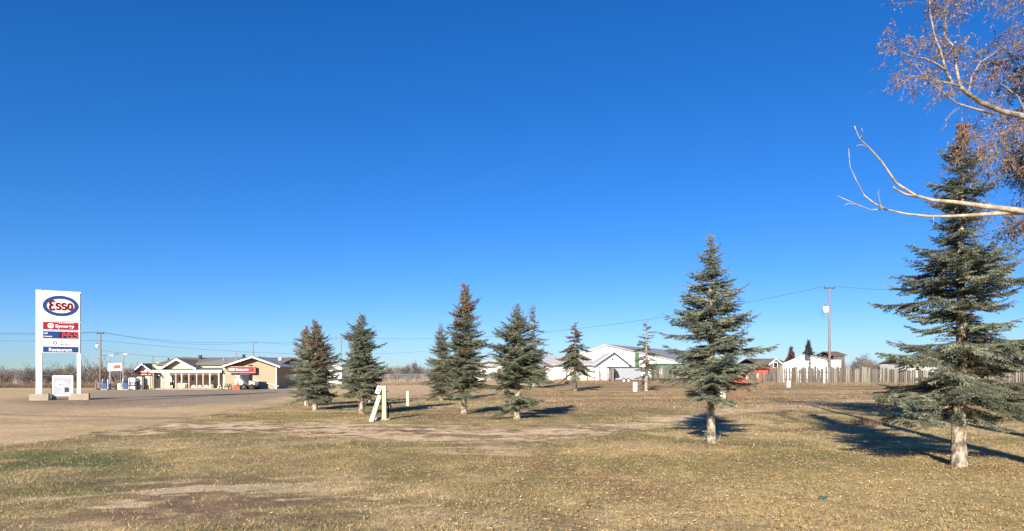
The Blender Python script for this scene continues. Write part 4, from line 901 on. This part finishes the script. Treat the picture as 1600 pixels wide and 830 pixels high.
for f in (.3, .68):
    c = a.lerp(b, f)+Vector((0, -.03, 0)); MB().cbox(c.x, c.y, c.z, .13, .012, .05).build('print', M['bluegrey'], pl_)
MB().blob((at(594, 22.7), 22.7, .02), (.42, .25, .09), 10, 5, .12).build('footing_mound', M['concrete'], lsn)
g_ = gp(606.5, 22.9); hy = thing('standpipe', 'small black standpipe with spout beside the leaning sign timbers', 'standpipe', g_)
MB().tube([(g_.x, g_.y, -.03), (g_.x, g_.y, .52)], .028, 8).build('pipe', M['black'], hy); MB().tube([(g_.x-.04, g_.y, .50), (g_.x+.02, g_.y, .56), (g_.x+.08, g_.y, .53), (g_.x+.11, g_.y, .42)], .026, 6).build('spout', M['black'], hy)
MB().box(g_.x-.06, g_.x+.0, g_.y-.05, g_.y+.05, .53, .63).build('handle', M['black'], hy)
def post_(px, D, w_, top, m, name, label, cat):
    g_ = gp(px, D); t = thing(name, label, cat, g_); h = zt(top, D)
    MB().box(g_.x-w_/2, g_.x+w_/2, g_.y-w_/2, g_.y+w_/2, g_.z-.05, h-.06).build('shaft', m, t)
    MB().extr([(g_.x-w_/2-.01, g_.y-w_/2-.01, h-.06), (g_.x+w_/2+.01, g_.y-w_/2-.01, h-.06), (g_.x+w_/2-.03, g_.y-w_/2-.01, h), (g_.x-w_/2+.03, g_.y-w_/2-.01, h)], (0, w_+.02, 0)).build('cap', m, t)
    return t
post_(637.3, 33.2, .15, 611, M['palegreen'], 'wooden_post', 'lone pale green wooden post on the lawn behind the leaning sign timbers', 'post')
post_(992, 55, .33, 597, M['creamtrim'], 'service_pedestal', 'cream square pedestal standing in front of the grey trailer', 'pedestal')
post_(1231.5, 72, .38, 595, M['creamtrim'], 'service_pedestal', 'cream square pedestal standing in front of the slab fence', 'pedestal')
post_(1128, 41, .34, 607.5, M['creamtrim'], 'service_pedestal', 'cream square pedestal showing behind the trunk of the centre-right spruce', 'pedestal')
rg = np.random.default_rng(9); rnd = random.Random(4)
for px, D, r_, lab in ((1088, 42, .27, 'pale pointed stone left of the centre-right spruce trunk'), (1101, 41.5, .19, 'small white stone close beside the centre-right spruce trunk')):
    g_ = gp(px, D); tag(MB().blob((g_.x, g_.y, g_.z+r_*.5), (r_, r_*.8, r_*1.2), 9, 6, .16, rnd).build('field_stone', M['stone'], None), lab, 'stone')
g_ = gp(1285, 8.2)
o = MB(); o.blob((g_.x, g_.y, g_.z+.03), (.05, .03, .02), 8, 5, .25, rnd); o.blob((g_.x+.05, g_.y+.01, g_.z+.035), (.03, .02, .015), 8, 5, .25, rnd)
tag(o.build('litter_scrap', M['teal'], None), 'small scrap of crumpled teal plastic lying on the foreground grass', 'litter')
# reddish low bush in the shade
g_ = gp(1352, 20.3); rb = thing('low_shrub', 'low dark red shrub row left of the tallest spruce', 'shrub', g_); sh = Leafy(19)
for k in range(70):
    p_ = Vector((g_.x+rg.uniform(-.55, .75), g_.y+rg.uniform(-.2, .2), 0)); sh.twigs(p_, Vector((rg.normal()*.4, rg.normal()*.4, 1)).normalized(), rg.uniform(.14, .28), 1, .004, 2.0, .1)
sh.finish(rb, M['twig'], .02, [(.16, .04, .03), (.10, .035, .03), (.22, .07, .04)], M['twig2'])

# ------------------------------------------------------------------ buildings behind, right of centre
def bldg(name, label, px, D): g_ = gp(px, D); return thing(name, label, 'building', g_), g_.z
# large white barn
DB = 108.0; bn, gb = bldg('barn_building', 'large white barn with grey roof and low white lean-to, centre right', 945, DB)
X_ = lambda px, D=DB: at(px, D)
MB().extr([(X_(852), DB, gb-.3), (X_(1062), DB, gb-.3), (X_(1062), DB, zt(565, DB)), (X_(945), DB, zt(539, DB)), (X_(855), DB, zt(571, DB)), (X_(852), DB, zt(572, DB))], (14, 20, 0)).build('wall', M['whitesteel'], bn)
MB().extr([(X_(946), DB-.3, zt(538, DB)), (X_(1064), DB-.3, zt(565, DB)), (X_(1064), DB-.3, zt(565, DB)-.2), (X_(946), DB-.3, zt(538, DB)-.2)], (14.2, 20.6, 0)).build('roof', M['metalroof'], bn)
MB().extr([(X_(846), DB-.3, zt(574, DB)), (X_(945.5), DB-.3, zt(538, DB)), (X_(945.5), DB-.3, zt(538, DB)-.2), (X_(846), DB-.3, zt(574, DB)-.2)], (0, 19, 0)).build('roof', M['paleroof'], bn)
MB().box(X_(992), X_(998.5), DB-.1, DB-.01, zt(585, DB), zt(552, DB)).build('green_strip', M['green'], bn)
0 and MB().extr([(X_(960), 109, zt(552, 108)), (X_(975), 109, zt(543, 108)), (X_(1062), 114, zt(547, 110)), (X_(1066), 109, zt(564, 108))], (0, .5, .3)).build('side_roof', M['metalroof'], bn)
# lean-to
DL = 97.0; gl_ = G(at(900, DL), DL); LX = lambda px, D=DL: at(px, D)
MB().box(LX(851), LX(929), DL, DB, gl_-.3, zt(571, DL)).build('lean_to_wall', M['white'], bn)
MB().extr([(LX(848), DL-.35, zt(571.5, DL)), (LX(848), DL-.35, zt(570, DL)), (LX(848), DB, zt(556, DB)), (LX(848), DB, zt(558, DB))], (LX(931)-LX(848), 0, 0)).build('lean_to_roof', M['paleroof'], bn)
MB().box(LX(848), LX(931), DL-.42, DL-.36, zt(572.5, DL), zt(570.8, DL)).build('fascia', M['dark'], bn)
for a in (851.3, 928.6): MB().box(LX(a)-.08, LX(a)+.08, DL-.06, DL-.01, gl_-.1, zt(572, DL)).build('corner_post', M['dark'], bn)
# entry gable
DE = 94.5; EX = lambda px: at(px, DE); ge2 = G(at(955, DE), DE)
MB().extr([(EX(930), DE, ge2-.3), (EX(983), DE, ge2-.3), (EX(983), DE, zt(570, DE)), (EX(958.5), DE, zt(552, DE)), (EX(930), DE, zt(570.5, DE))], (0, 8, 0)).build('entry_wall', M['white'], bn)
gable_roof_y(EX(927.5), EX(959), EX(988), DE-.55, DE+10, zt(571, DE), zt(572, DE), zt(549.3, DE), .1, M['paleroof'], bn, 'entry_roof')
rake(EX(927.5), EX(959), EX(988), DE-.56, zt(571, DE), zt(572, DE), zt(549.3, DE), .26, M['bluegrey'], bn, up=-.10)
rake(EX(927.5), EX(959), EX(988), DE-.56, zt(571, DE), zt(572, DE), zt(549.3, DE), .02, M['white'], bn, 'trim', up=.08)
MB().tube([(EX(957), DE-.05, zt(561.5, DE)), (EX(957), DE-.01, zt(561.5, DE))], .16, 12).build('round_vent', M['dark'], bn)
MB().box(EX(944), EX(983), DE-.03, DE-.005, zt(568, DE), zt(567.4, DE)).build('trim_line', M['slab2'], bn)
dd_ = MB().box(EX(937), EX(948.5), DE-.05, DE-.005, ge2-.1, zt(574.5, DE)).build('door', M['white'], bn)
fo = MB(); fo.box(EX(936), EX(937), DE-.08, DE-.005, ge2-.1, zt(573.3, DE)); fo.box(EX(948.5), EX(949.5), DE-.08, DE-.005, ge2-.1, zt(573.3, DE)); fo.box(EX(937), EX(948.5), DE-.08, DE-.005, zt(574.5, DE), zt(573.3, DE)); fo.build('door_frame', M['dark'], dd_)
MB().box(EX(962), EX(975), DE-.06, DE-.005, zt(575, DE), zt(573, DE)).build('window_head', M['dark'], bn)
MB().box(EX(983.2), EX(988), DE+1, DE+3, ge2, zt(569, DE)).build('brick_pier', M['lattice'], bn)
# pipe rail corral in front of the barn
DK = 90.0; ck = thing('corral_fence', 'low grey pole corral fence along the white barn front', 'fence', gp(895, DK))
for a in (868, 884.5, 899, 918, 938.5, 951): 
    g_ = gp(a, DK); MB().tube([(g_.x, DK, g_.z-.1), (g_.x+rg.uniform(-.12, .12), DK, zt(575 if a in (884.5, 918) else 580, DK))], .13 if a in (884.5, 918) else .08, 7).build('post', M['pole'], ck)
for y_ in (586, 592): MB().tube([(at(884, DK), DK-.1, zt(y_, DK)), (at(952, DK), DK-.1, zt(y_-.3, DK))], .05, 6).build('rail', M['steel'], ck)
g_ = gp(875, 88); tr_ = thing('sawhorse', 'small dark sawhorse at the foot of the white barn wall', 'sawhorse', g_)
MB().box(g_.x-.35, g_.x+.3, 87.9, 88.1, g_.z+.42, g_.z+.55).build('beam', M['slab'], tr_)
for s in (-.3, .25):
    for t_ in (-.18, .18): MB().tube([(g_.x+s, 88+t_, g_.z-.02), (g_.x+s, 88, g_.z+.44)], .03, 5).build('leg', M['slab'], tr_)
# trailer
DT = 84.0; g_ = gp(978, DT); tl = thing('stock_trailer', 'long grey box trailer with dark open front end before the white barn', 'trailer', g_)
MB().box(at(955, DT), at(1003, DT), DT, DT+2.4, zt(593.5, DT), zt(575, DT)).build('body', M['galv'], tl)
MB().box(at(953.5, DT), at(1004, DT), DT-.08, DT+2.48, zt(575, DT), zt(573, DT)).build('roof', M['dark'], tl)
MB().extr([(at(955.3, DT), DT-.02, zt(593, DT)), (at(968.5, DT), DT-.02, zt(590, DT)), (at(966, DT), DT-.02, zt(582, DT)), (at(961, DT), DT-.02, zt(576, DT)), (at(955.3, DT), DT-.02, zt(576, DT))], (0, .015, 0)).build('dark_opening', M['black'], tl)
for a in range(972, 1003, 5): MB().box(at(a, DT)-.04, at(a, DT)+.04, DT-.05, DT-.002, zt(593, DT), zt(575.3, DT)).build('side_rib', M['galv'], tl)
MB().box(at(955, DT), at(1003, DT), DT-.04, DT+2.4, zt(595.5, DT), zt(593.6, DT)).build('chassis', M['dark'], tl)
for a in (974.5, 981.5):
    wv = MB().tube([(at(a, DT), DT-.12, zt(595.2, DT)), (at(a, DT), DT+.12, zt(595.2, DT))], .34, 14).build('wheel', M['tyre'], tl); MB().tube([(at(a, DT), DT-.15, zt(595.2, DT)), (at(a, DT), DT+.1, zt(595.2, DT))], .2, 10).build('rim', M['white'], wv)
for a in (955.5, 1002): MB().box(at(a, DT)-.1, at(a, DT)+.1, DT+.2, DT+.4, g_.z-.1, zt(594, DT)).build('support_leg', M['dark'], tl)
MB().tube([(at(957.5, DT-1), DT-1.2, g_.z-.1), (at(957.5, DT-1), DT-1.2, zt(577, DT))], .13, 8).build('x', M['pole'], None)
o = bpy.data.objects['x']; o.name = 'fence_post'; tag(o, 'single weathered post standing at the open end of the grey trailer', 'post')
# green building, white shed, red shed, garage and houses
DGn = 100.0; gb_, z_ = bldg('green_shed', 'dark green metal shed behind the slab fence and centre-right spruce', 1075, DGn)
MB().box(at(1028, DGn), at(1116, DGn), DGn, DGn+8, z_-.3, zt(569, DGn)).build('wall', M['green'], gb_)
MB().box(at(1026, DGn), at(1118, DGn), DGn-.3, DGn+8.3, zt(569, DGn), zt(567.2, DGn)).build('roof', M['metalroof'], gb_)
for a in (1030, 1051, 1078, 1092): MB().box(at(a, DGn), at(a+4.5, DGn), DGn-.06, DGn-.01, zt(585, DGn), zt(577, DGn)).build('window', M['white'], gb_)
for a, w_, t_, lab in ((1013.5, 9, 577, 'white boxy tank at the right end of the grey trailer'), (1051, 5, 577, 'round-topped white tank in front of the green shed, left one'), (1069, 6, 575, 'round-topped white tank in front of the green shed, right one')):
    D = 93; g_ = gp(a, D); r_ = w_*D/F/2; h_ = zt(t_, D)
    o = MB().tube([(g_.x, D, g_.z-.1), (g_.x, D, h_-r_*.5), (g_.x, D, h_-r_*.15), (g_.x, D, h_)], [r_, r_, r_*.8, r_*.2], 14).build('storage_tank', M['white'], None); tag(o, lab, 'tank', 'white tanks behind the slab fence')
DRd = 92.0; rd, z_ = bldg('red_shed', 'faded red shed with white letter K behind the slab fence', 1165, DRd)
MB().box(at(1122, DRd), at(1200, DRd), DRd, DRd+6, z_-.3, zt(575, DRd)).build('wall', M['redbarn'], rd)
MB().extr([(at(1119, DRd), DRd-.5, zt(575.5, DRd)), (at(1206, DRd), DRd-.5, zt(576, DRd)), (at(1203, DRd), DRd+5, zt(569.5, DRd)), (at(1124, DRd), DRd+5, zt(569.5, DRd))], (0, 0, .12)).build('roof', M['redbarn'], rd)
letters('K', (at(1166, DRd), DRd-.01, zt(591.5, DRd)), (1, 0, 0), .62, .92, M['white'], rd, depth=.03)
letters('E', (at(1182, DRd), DRd-.01, zt(590.5, DRd)), (1, 0, 0), .35, .60, M['white'], rd, depth=.03)
MB().box(at(1173.5, DRd), at(1178, DRd), DRd-.04, DRd-.01, z_, zt(584, DRd)).build('doorway', M['black'], rd)
# white garage
DW = 101.0; wg, z_ = bldg('white_garage', 'bright white double garage with low gable behind the slab fence', 1265, DW)
MB().extr([(at(1224, DW), DW, z_-.3), (at(1292, DW), DW, z_-.3), (at(1292, DW), DW, zt(562, DW)), (at(1257, DW), DW, zt(554.2, DW)), (at(1224, DW), DW, zt(567.5, DW))], (4.9, 10, 0)).build('wall', M['white'], wg)
MB().extr([(at(1222, DW), DW-.3, zt(568, DW)), (at(1257, DW), DW-.3, zt(553.2, DW)), (at(1257, DW), DW-.3, zt(554.4, DW)), (at(1222, DW), DW-.3, zt(569.2, DW))], (5.2, 10.6, 0)).build('roof', M['white'], wg)
MB().extr([(at(1257.1, DW), DW-.3, zt(553.2, DW)), (at(1294, DW), DW-.3, zt(561.4, DW)), (at(1294, DW), DW-.3, zt(562.6, DW)), (at(1257.1, DW), DW-.3, zt(554.4, DW))], (5.2, 10.6, 0)).build('roof', M['metalroof'], wg)
for a, b in ((1233, 1252), (1262, 1283)):
    gd = MB()
    for k in range(4): gd.box(at(a, DW), at(b, DW), DW-.05-.012*(k % 2), DW-.005, zt(599-k*7.4, DW), zt(592.6-k*7.4, DW))
    gd.build('garage_door', M['white'], wg)
    MB().box(at(a, DW), at(b, DW), DW-.04, DW-.01, zt(568.6, DW), zt(567.4, DW)).build('door_header', M['slab2'], wg)
MB().extr([(at(1292.3, DW), DW+.2, z_-.3), (at(1314, 105), DW+4, z_-.3), (at(1314, 105), DW+4, zt(561, DW)), (at(1292.3, DW), DW+.2, zt(562.3, DW))], (3.2, 6, 0)).build('side_wall', M['white'], wg)
def house(label, px0, px1, D, eave, ridge, mwall, mroof, cat='house', facing='x', wins=()):
    t, z_ = bldg('house', label, (px0+px1)/2, D); t['category'] = 'house'
    x0, x1 = at(px0, D), at(px1, D)
    if facing == 'x':
        MB().box(x0, x1, D, D+8, z_-.3, zt(eave, D)).build('wall', mwall, t); gable_roof_x(x0-.4, x1+.4, D-.4, D+4, D+8.4, zt(eave, D)+.1, zt(ridge, D+4), .15, mroof, t)
    else:
        xc = (x0+x1)/2; MB().extr([(x0, D, z_-.3), (x1, D, z_-.3), (x1, D, zt(eave, D)), (xc, D, zt(ridge, D)-.15), (x0, D, zt(eave, D))], (0, 8, 0)).build('wall', mwall, t)
        gable_roof_y(x0-.35, xc, x1+.35, D-.35, D+8.3, zt(eave, D)-.1, zt(eave, D)-.1, zt(ridge, D), .12, mroof, t); rake(x0-.35, xc, x1+.35, D-.35, zt(eave, D)-.1, zt(eave, D)-.1, zt(ridge, D), .2, M['white'], t)
    for a, b, c, d in wins:
        f = MB().box(at(a, D), at(b, D), D-.08, D-.005, zt(d, D), zt(c, D)).build('window', M['white'], t); MB().box(at(a+.7, D), at(b-.7, D), D-.1, D-.08, zt(d-.7, D), zt(c+.7, D)).build('pane', M['glass'], f)
    return t
house('small gabled house with white window between the red shed and the white garage', 1203, 1220, 120, 569, 560, M['slab'], M['shingle'], facing='y', wins=((1208, 1215, 566, 575),))
house('low grey-roofed house just behind the small gabled one', 1180, 1224, 128, 567, 560.5, M['slab2'], M['shingle2'])
house('brown-roofed bungalow just right of the tall utility pole', 1303, 1320, 135, 555.5, 549.3, M['slab'], M['lattice'])
house('white house glimpsed through the tallest spruce', 1414, 1466, 118, 568, 559, M['white'], M['paleroof'], wins=((1430, 1436, 572, 580),))
house('white house glimpsed between the two central spruces', 744, 792, 112, 574, 563, M['white'], M['paleroof'], wins=((752, 760, 577, 584), (776, 783, 577, 584)))
house('dark low shed at the far right behind the shaded fence', 1548, 1640, 100, 571, 562, M['lattice'], M['shingle2'])
# grey shed beside the barn
t, z_ = bldg('lean_shed', 'small blue-grey shed at the left end of the white barn', 846, 100); MB().box(at(838, 100), at(850, 100), 100, 104, z_-.3, zt(574, 100)).build('wall', M['bluegrey'], t); MB().box(at(837, 100), at(851, 100), 99.7, 104.3, zt(574, 100), zt(572.6, 100)).build('roof', M['steel'], t)
t, z_ = bldg('storage_shed', 'white container box behind the left spruces, right of the store', 515, 112); MB().box(at(505, 112), at(534, 112), 112, 116, z_-.3, zt(570, 112)).build('wall', M['white'], t); MB().box(at(504, 112), at(535, 112), 111.8, 116.2, zt(570, 112), zt(568.8, 112)).build('roof', M['steel'], t)

# ------------------------------------------------------------------ slab fence, one board after another
fence = thing('slab_fence', 'long fence of rough upright grey timber slabs across the right background', 'fence', gp(1300, 85))
def dfe(px): return np.interp(px, [1020, 1170, 1380, 1700], [86, 86, 84, 66])
px = 1024.0; protos = []
for k in range(6):
    w_ = .30+.03*k; o = MB(); t1, t2 = rnd.uniform(-.06, .06), rnd.uniform(-.08, .08)
    o.poly([(-w_/2, -.04, -.1), (w_/2, -.04, -.1), (w_/2-.02, .03, -.1), (-w_/2+.02, .03, -.1), (-w_/2+.01, -.04, .96+t1), (w_/2-.03, -.04, .96+t2), (w_/2-.04, .03, .96+t2), (-w_/2+.03, .03, .96+t1), (0, -.07, -.1), (rnd.uniform(-.04, .04), -.07, 1.0)],
           [(0, 8, 9, 4), (8, 1, 5, 9), (1, 2, 6, 5), (2, 3, 7, 6), (3, 0, 4, 7), (4, 9, 5, 6, 7)])
    ob = o.build('board', (M['slab2'], M['slab'], M['slab3'])[k % 3], None); protos.append(ob.data); bpy.data.objects.remove(ob)
nbd = 0
while px < 1640:
    D = float(dfe(px)); x = at(px, D); g0 = G(x, D)
    gap = (1286 < px < 1290) or (1317 < px < 1322) or (1205 < px < 1212) or (1118 < px < 1170) or (1520 < px < 1560 and rnd.random() < .25)
    wpx = rnd.uniform(.17, .34); 
    if not gap and rnd.random() > .05 and nbd < 290:
        o = bpy.data.objects.new('board', rnd.choice(protos)); C.objects.link(o); o.parent = fence
        hh = zt(573+rnd.uniform(-1.5, 4)+(9 if 1165 < px < 1206 else 0), D)-g0 if px < 1390 else rnd.uniform(1.9, 2.15)
        o.location = Vector((x, D+rnd.uniform(-.05, .05), g0))-fence.location; o.scale = (wpx/.36, 1, hh); o.rotation_euler = (rnd.uniform(-.02, .02), rnd.uniform(-.035, .035), rnd.uniform(-.15, .15)); nbd += 1
    px += wpx*F/D*rnd.uniform(.92, 1.12)
for y_ in (.7, 1.7):
    pts = [(at(a, float(dfe(a))), float(dfe(a))+.12, G(at(a, float(dfe(a))), float(dfe(a)))+y_) for a in range(1024, 1640, 20)]
    MB().tube(pts, .06, 5).build('rail', M['slab'], fence)
fence2 = None
# chain-link fence far behind the yard
DC = 104.0; cf = thing('chain_link_fence', 'grey chain-link fence with steel posts beyond the gravel yard', 'fence', gp(640, DC))
for a in np.arange(540, 800, 13.5):
    g_ = gp(a, DC); MB().tube([(g_.x, DC, g_.z-.1), (g_.x, DC, g_.z+1.65)], .05, 6).build('post', M['steel'], cf)
g1, g2 = gp(540, DC), gp(797, DC)
pts = lambda h: [tuple(gp(a, DC)+Vector((0, 0, h))) for a in np.arange(540, 800, 13.5)]
MB().tube(pts(1.63), .035, 5).build('top_rail', M['steel'], cf)
ms = MB()
for a in np.arange(540, 796, 2.6):
    g_ = gp(a, DC); 
    for s in (-1, 1):
        b0 = (g_.x, DC+.06, g_.z+.05); b1 = (g_.x+s*1.5, DC+.06, g_.z+1.6); ms.poly([b0, (b0[0]+.02, b0[1], b0[2]), (b1[0]+.02, b1[1], b1[2]), b1], [(0, 1, 2, 3)])
o = ms.build('mesh_wire', M['steel'], cf); o['kind'] = 'stuff'
# dirt mounds
def mound(px, D, w_, h_, label, seed):
    g_ = gp(px, D); r_ = np.random.default_rng(seed); o = MB(); n_ = 22; k = 0; P_ = []
    for i in range(n_+1):
        for j in range(n_+1):
            u, v = i/n_*2-1, j/n_*2-1; r2 = math.hypot(u, v); x, y = g_.x+u*w_, g_.y+v*w_*.8
            hh = h_*max(0, 1-r2)**.85*(1+.35*(float(fbm(np.array(x*1.5), np.array(y*1.5), seed))-.5)*2)+.12*(float(fbm(np.array(x*3.), np.array(y*3.), seed+3))-.5)*(1 if r2 < 1 else 0)
            P_.append((x, y, G(x, y)-.03+hh-(.1 if r2 >= 1 else 0)))
    o.poly(P_, [(i*(n_+1)+j, (i+1)*(n_+1)+j, (i+1)*(n_+1)+j+1, i*(n_+1)+j+1) for i in range(n_) for j in range(n_)])
    tag(o.build('dirt_mound', M['dirt'], None, True), label, 'dirt mound', 'heaps of brown dirt by the barn')
mound(832, 84, 3.6, 1.25, 'largest brown dirt heap, left of the white barn', 3); mound(812, 82, 2.6, .8, 'lower dirt heap at the left foot of the largest one', 5); mound(882, 83, 1.5, .75, 'small pale dirt heap in front of the white barn', 9); mound(776, 86, 3.0, .6, 'long flat dirt heap behind the central spruces', 12)

# ------------------------------------------------------------------ bare thickets and far trees
def bare(seed, h, nstem, spread, m, twr=.03, n2=4, depth=3, up=.6):
    """a leafless bush or tree, base at the origin; returns its mesh"""
    rng = np.random.default_rng(seed); tris = []
    def seg(a, b, r0, r1):
        d = b-a; s = np.cross(d, rng.normal(size=3)); s /= np.linalg.norm(s)+1e-9; t = np.cross(d, s); t /= np.linalg.norm(t)+1e-9
        for v in ((s, t) if r0 > .03 else (s,)):
            tris.append([a-v*r0, a+v*r0, b+v*r1]); tris.append([a-v*r0, b+v*r1, b-v*r1])
    def grow(p, d, l, r, k):
        for i in range(3):
            d = d+rng.normal(size=3)*.14; d[2] += .05; d /= np.linalg.norm(d); q = p+d*l/3; seg(p, q, r, max(r*.8, twr*.5)); r = max(r*.82, twr*.6)
            if k > 0:
                for _ in range(n2 if i else n2-2):
                    e = d+rng.normal(size=3)*.55; e[2] += up*.25; e /= np.linalg.norm(e); grow(p+(q-p)*rng.random(), e, l*rng.uniform(.42, .7), r*.55, k-1)
            p = q
    for k in range(nstem):
        a = rng.uniform(0, 2*np.pi); rr = rng.uniform(0, spread); d = np.array([math.cos(a)*.35, math.sin(a)*.35, 1.0]); d /= np.linalg.norm(d)
        grow(np.array([math.cos(a)*rr, math.sin(a)*rr, -.05]), d, h*rng.uniform(.45, .7), .05*h/4, depth)
    V = np.array(tris); o = tri_mesh('crown', V, m); me_ = o.data; bpy.data.objects.remove(o); print('bare', seed, len(V)); return me_
bush = [bare(100+k, 3.4, 5, 1.2, M['twig'] if k % 3 else M['twig2'], .035, 3, 2) for k in range(5)]
trees_ = [bare(200+k, 6.0, 3, .4, M['twig'] if k != 1 else M['twig2'], .05, 3, 3) for k in range(3)]
def bare_thing(name, me_, px, D, sc, label, group, cat, rz):
    t = thing(name, label, cat, gp(px, D), group); t.scale = (sc*1.15, sc*1.15, sc); t.rotation_euler = (0, 0, rz)
    o = bpy.data.objects.new('crown', me_); C.objects.link(o); o.parent = t; o['kind'] = 'stuff'; return t
rng = random.Random(12)
for k in range(34):
    px = -45+k*8.2+rng.uniform(-3, 3); D = rng.uniform(101, 110); hpx = np.interp(px, [-40, 20, 60, 90, 110, 150, 200, 240], [26, 32, 32, 30, 38, 38, 34, 26])*rng.uniform(.85, 1.15)
    bare_thing('bare_shrub', bush[k % 5], px, D, hpx*D/F/3.3, 'leafless grey-brown shrub in the thicket behind the forecourt', 'leafless shrubs in the thicket behind the forecourt', 'shrub', rng.uniform(0, 6))
lab3 = ['pale orange leafless tree beyond the chain-link fence, left of the taller one', 'tall grey leafless tree beyond the chain-link fence', 'smaller leafless tree at the right of the group beyond the chain-link fence']
for (px, hpx, k), lb_ in zip(((613, 36, 1), (638, 40, 0), (651, 32, 2)), lab3): bare_thing('bare_tree', trees_[k], px, 122, hpx*.122/7.0*1.0, lb_, 'leafless trees beyond the chain-link fence', 'tree', k)
for k in range(20):
    px = 520+k*11+rng.uniform(-5, 5); D = rng.uniform(116, 130); bare_thing('bare_shrub', bush[k % 5], px, D, rng.uniform(13, 19)*D/F/4.2, 'low leafless shrub along the chain-link fence', 'low leafless shrubs along the chain-link fence', 'shrub', rng.uniform(0, 6))
for k, (px, hp) in enumerate([(1183, 22), (1225, 24), (1245, 30), (1253, 38), (1275, 42), (1285, 46), (1312, 38), (1334, 40), (1345, 42), (1360, 40), (1372, 36), (1385, 30), (1140, 26), (1118, 24), (1400, 34), (1480, 38), (1530, 36), (1565, 48), (1590, 62), (1615, 66)]):
    D = 128+(k % 3)*4; bare_thing('bare_tree', trees_[(k*2+1) % 3], px, D, (hp+4)*D/F/7.0, 'leafless brown tree behind the red shed and small gabled house' if px < 1235 else 'leafless brown tree rising behind the white garage' if px < 1325 else 'leafless brown tree behind the slab fence right of the white garage' if px < 1410 else 'leafless tree at the far right behind the tallest spruce', 'leafless brown trees behind the houses at the right', 'tree', k)
def far_spruce(px, D, top, wpx, label, m):
    g_ = gp(px, D); t = thing('spruce_tree', label, 'tree', g_); H = zt(top, D)-g_.z; rr = np.random.default_rng(int(px)); tris = []
    for i in range(900):
        f = rr.random()**.8; z = g_.z+H*(.08+.92*f); R_ = wpx*D/F*(1-f)*rr.uniform(.3, 1.1); a = rr.uniform(0, 6.28); p_ = np.array([g_.x+math.cos(a)*R_*.5, D+math.sin(a)*R_*.5, z]); q_ = np.array([g_.x+math.cos(a)*R_*1.05, D+math.sin(a)*R_, z-.1*R_-.1]); s = rr.normal(size=3)*.26
        tris.append([p_-s, p_+s, q_])
    o = tri_mesh('crown', np.array(tris), m, t); o['kind'] = 'stuff'; MB().tube([(g_.x, D, g_.z-.1), (g_.x, D, g_.z+H*.95)], [.16, .02], 7).build('trunk', M['barkdark'], t)
far_spruce(1236, 140, 542, 22, 'small far spruce with reddish crown left of the white garage peak', M['rusty']); far_spruce(1263, 140, 532, 26, 'dark pointed far spruce above the white garage roof', M['fartree'])
far_spruce(687, 130, 581, 7, 'small dark green conifer bush against the chain-link fence', M['fartree'])
# scrub line on the horizon
V = []; nn = 26000; aa = rs.uniform(-.95, .95, nn); Df = rs.uniform(260, 420, nn); xx = aa*Df
hh_ = (3.2+3.2*fbm(xx*.03, xx*0+3, 31)**1)*rs.random(nn)**.6; z0_ = gz(xx, Df)
P0 = np.stack([xx, Df, z0_+hh_*.0], -1); tp_ = P0+np.stack([rs.normal(size=nn)*1.2, rs.normal(size=nn), hh_+.8], -1); wv_ = np.stack([rs.uniform(.15, .5, nn), 0*hh_, 0*hh_], -1)
o = tri_mesh('distant_woodland', np.stack([P0-wv_, P0+wv_, tp_], 1), mat('distant_scrub', (.125, .12, .12), 1, .15, .05)); tag(o, None, None, kind='stuff')
# tall dry grass along fences and thickets
def strip(px0, px1, D0, D1, nn, h, col, wd=.05):
    P_ = rs.uniform(px0, px1, nn); D = rs.uniform(D0, D1, nn) if not callable(D0) else D0(P_)+rs.uniform(-.9, .6, nn)
    x = (P_-800)/F*D; z = gz(x, D)-.03; hh = h*rs.uniform(.35, 1.2, nn)*(0.5+fbm(x*.7, D*.7, 17)); P0 = np.stack([x, D, z], -1); dv = np.stack([rs.uniform(.3, 1, nn)*wd, rs.normal(size=nn)*wd*.4, 0*x], -1)
    V = np.stack([P0-dv/2, P0+dv/2, P0+np.stack([rs.normal(size=nn)*hh*.35, rs.normal(size=nn)*hh*.3, hh], -1)], 1)
    return V, np.array(col)*rs.uniform(.6, 1.35, nn)[:, None]
parts = [strip(-60, 212, 96, 101, 9000, .75, (.13, .095, .07)), strip(1024, 1640, lambda p: np.interp(p, [1020, 1170, 1380, 1700], [86, 86, 84, 66]), 0, 12000, .55, (.26, .19, .12)),
         strip(540, 800, 98, 103.5, 8000, .6, (.24, .165, .105)), strip(860, 1030, 80, 92, 9000, .45, (.22, .14, .085)), strip(1090, 1200, 62, 80, 5000, .4, (.22, .14, .085)),
         strip(1120, 1165, 42, 55, 2500, .4, (.20, .125, .075), .03)]
tag(tri_mesh('tall_dry_grass', np.concatenate([a for a, b in parts]), M['grass'], None, np.concatenate([b for a, b in parts])), None, None, kind='stuff')
print('tris', sum(len(o.data.polygons) for o in bpy.data.objects if o.type == 'MESH'))
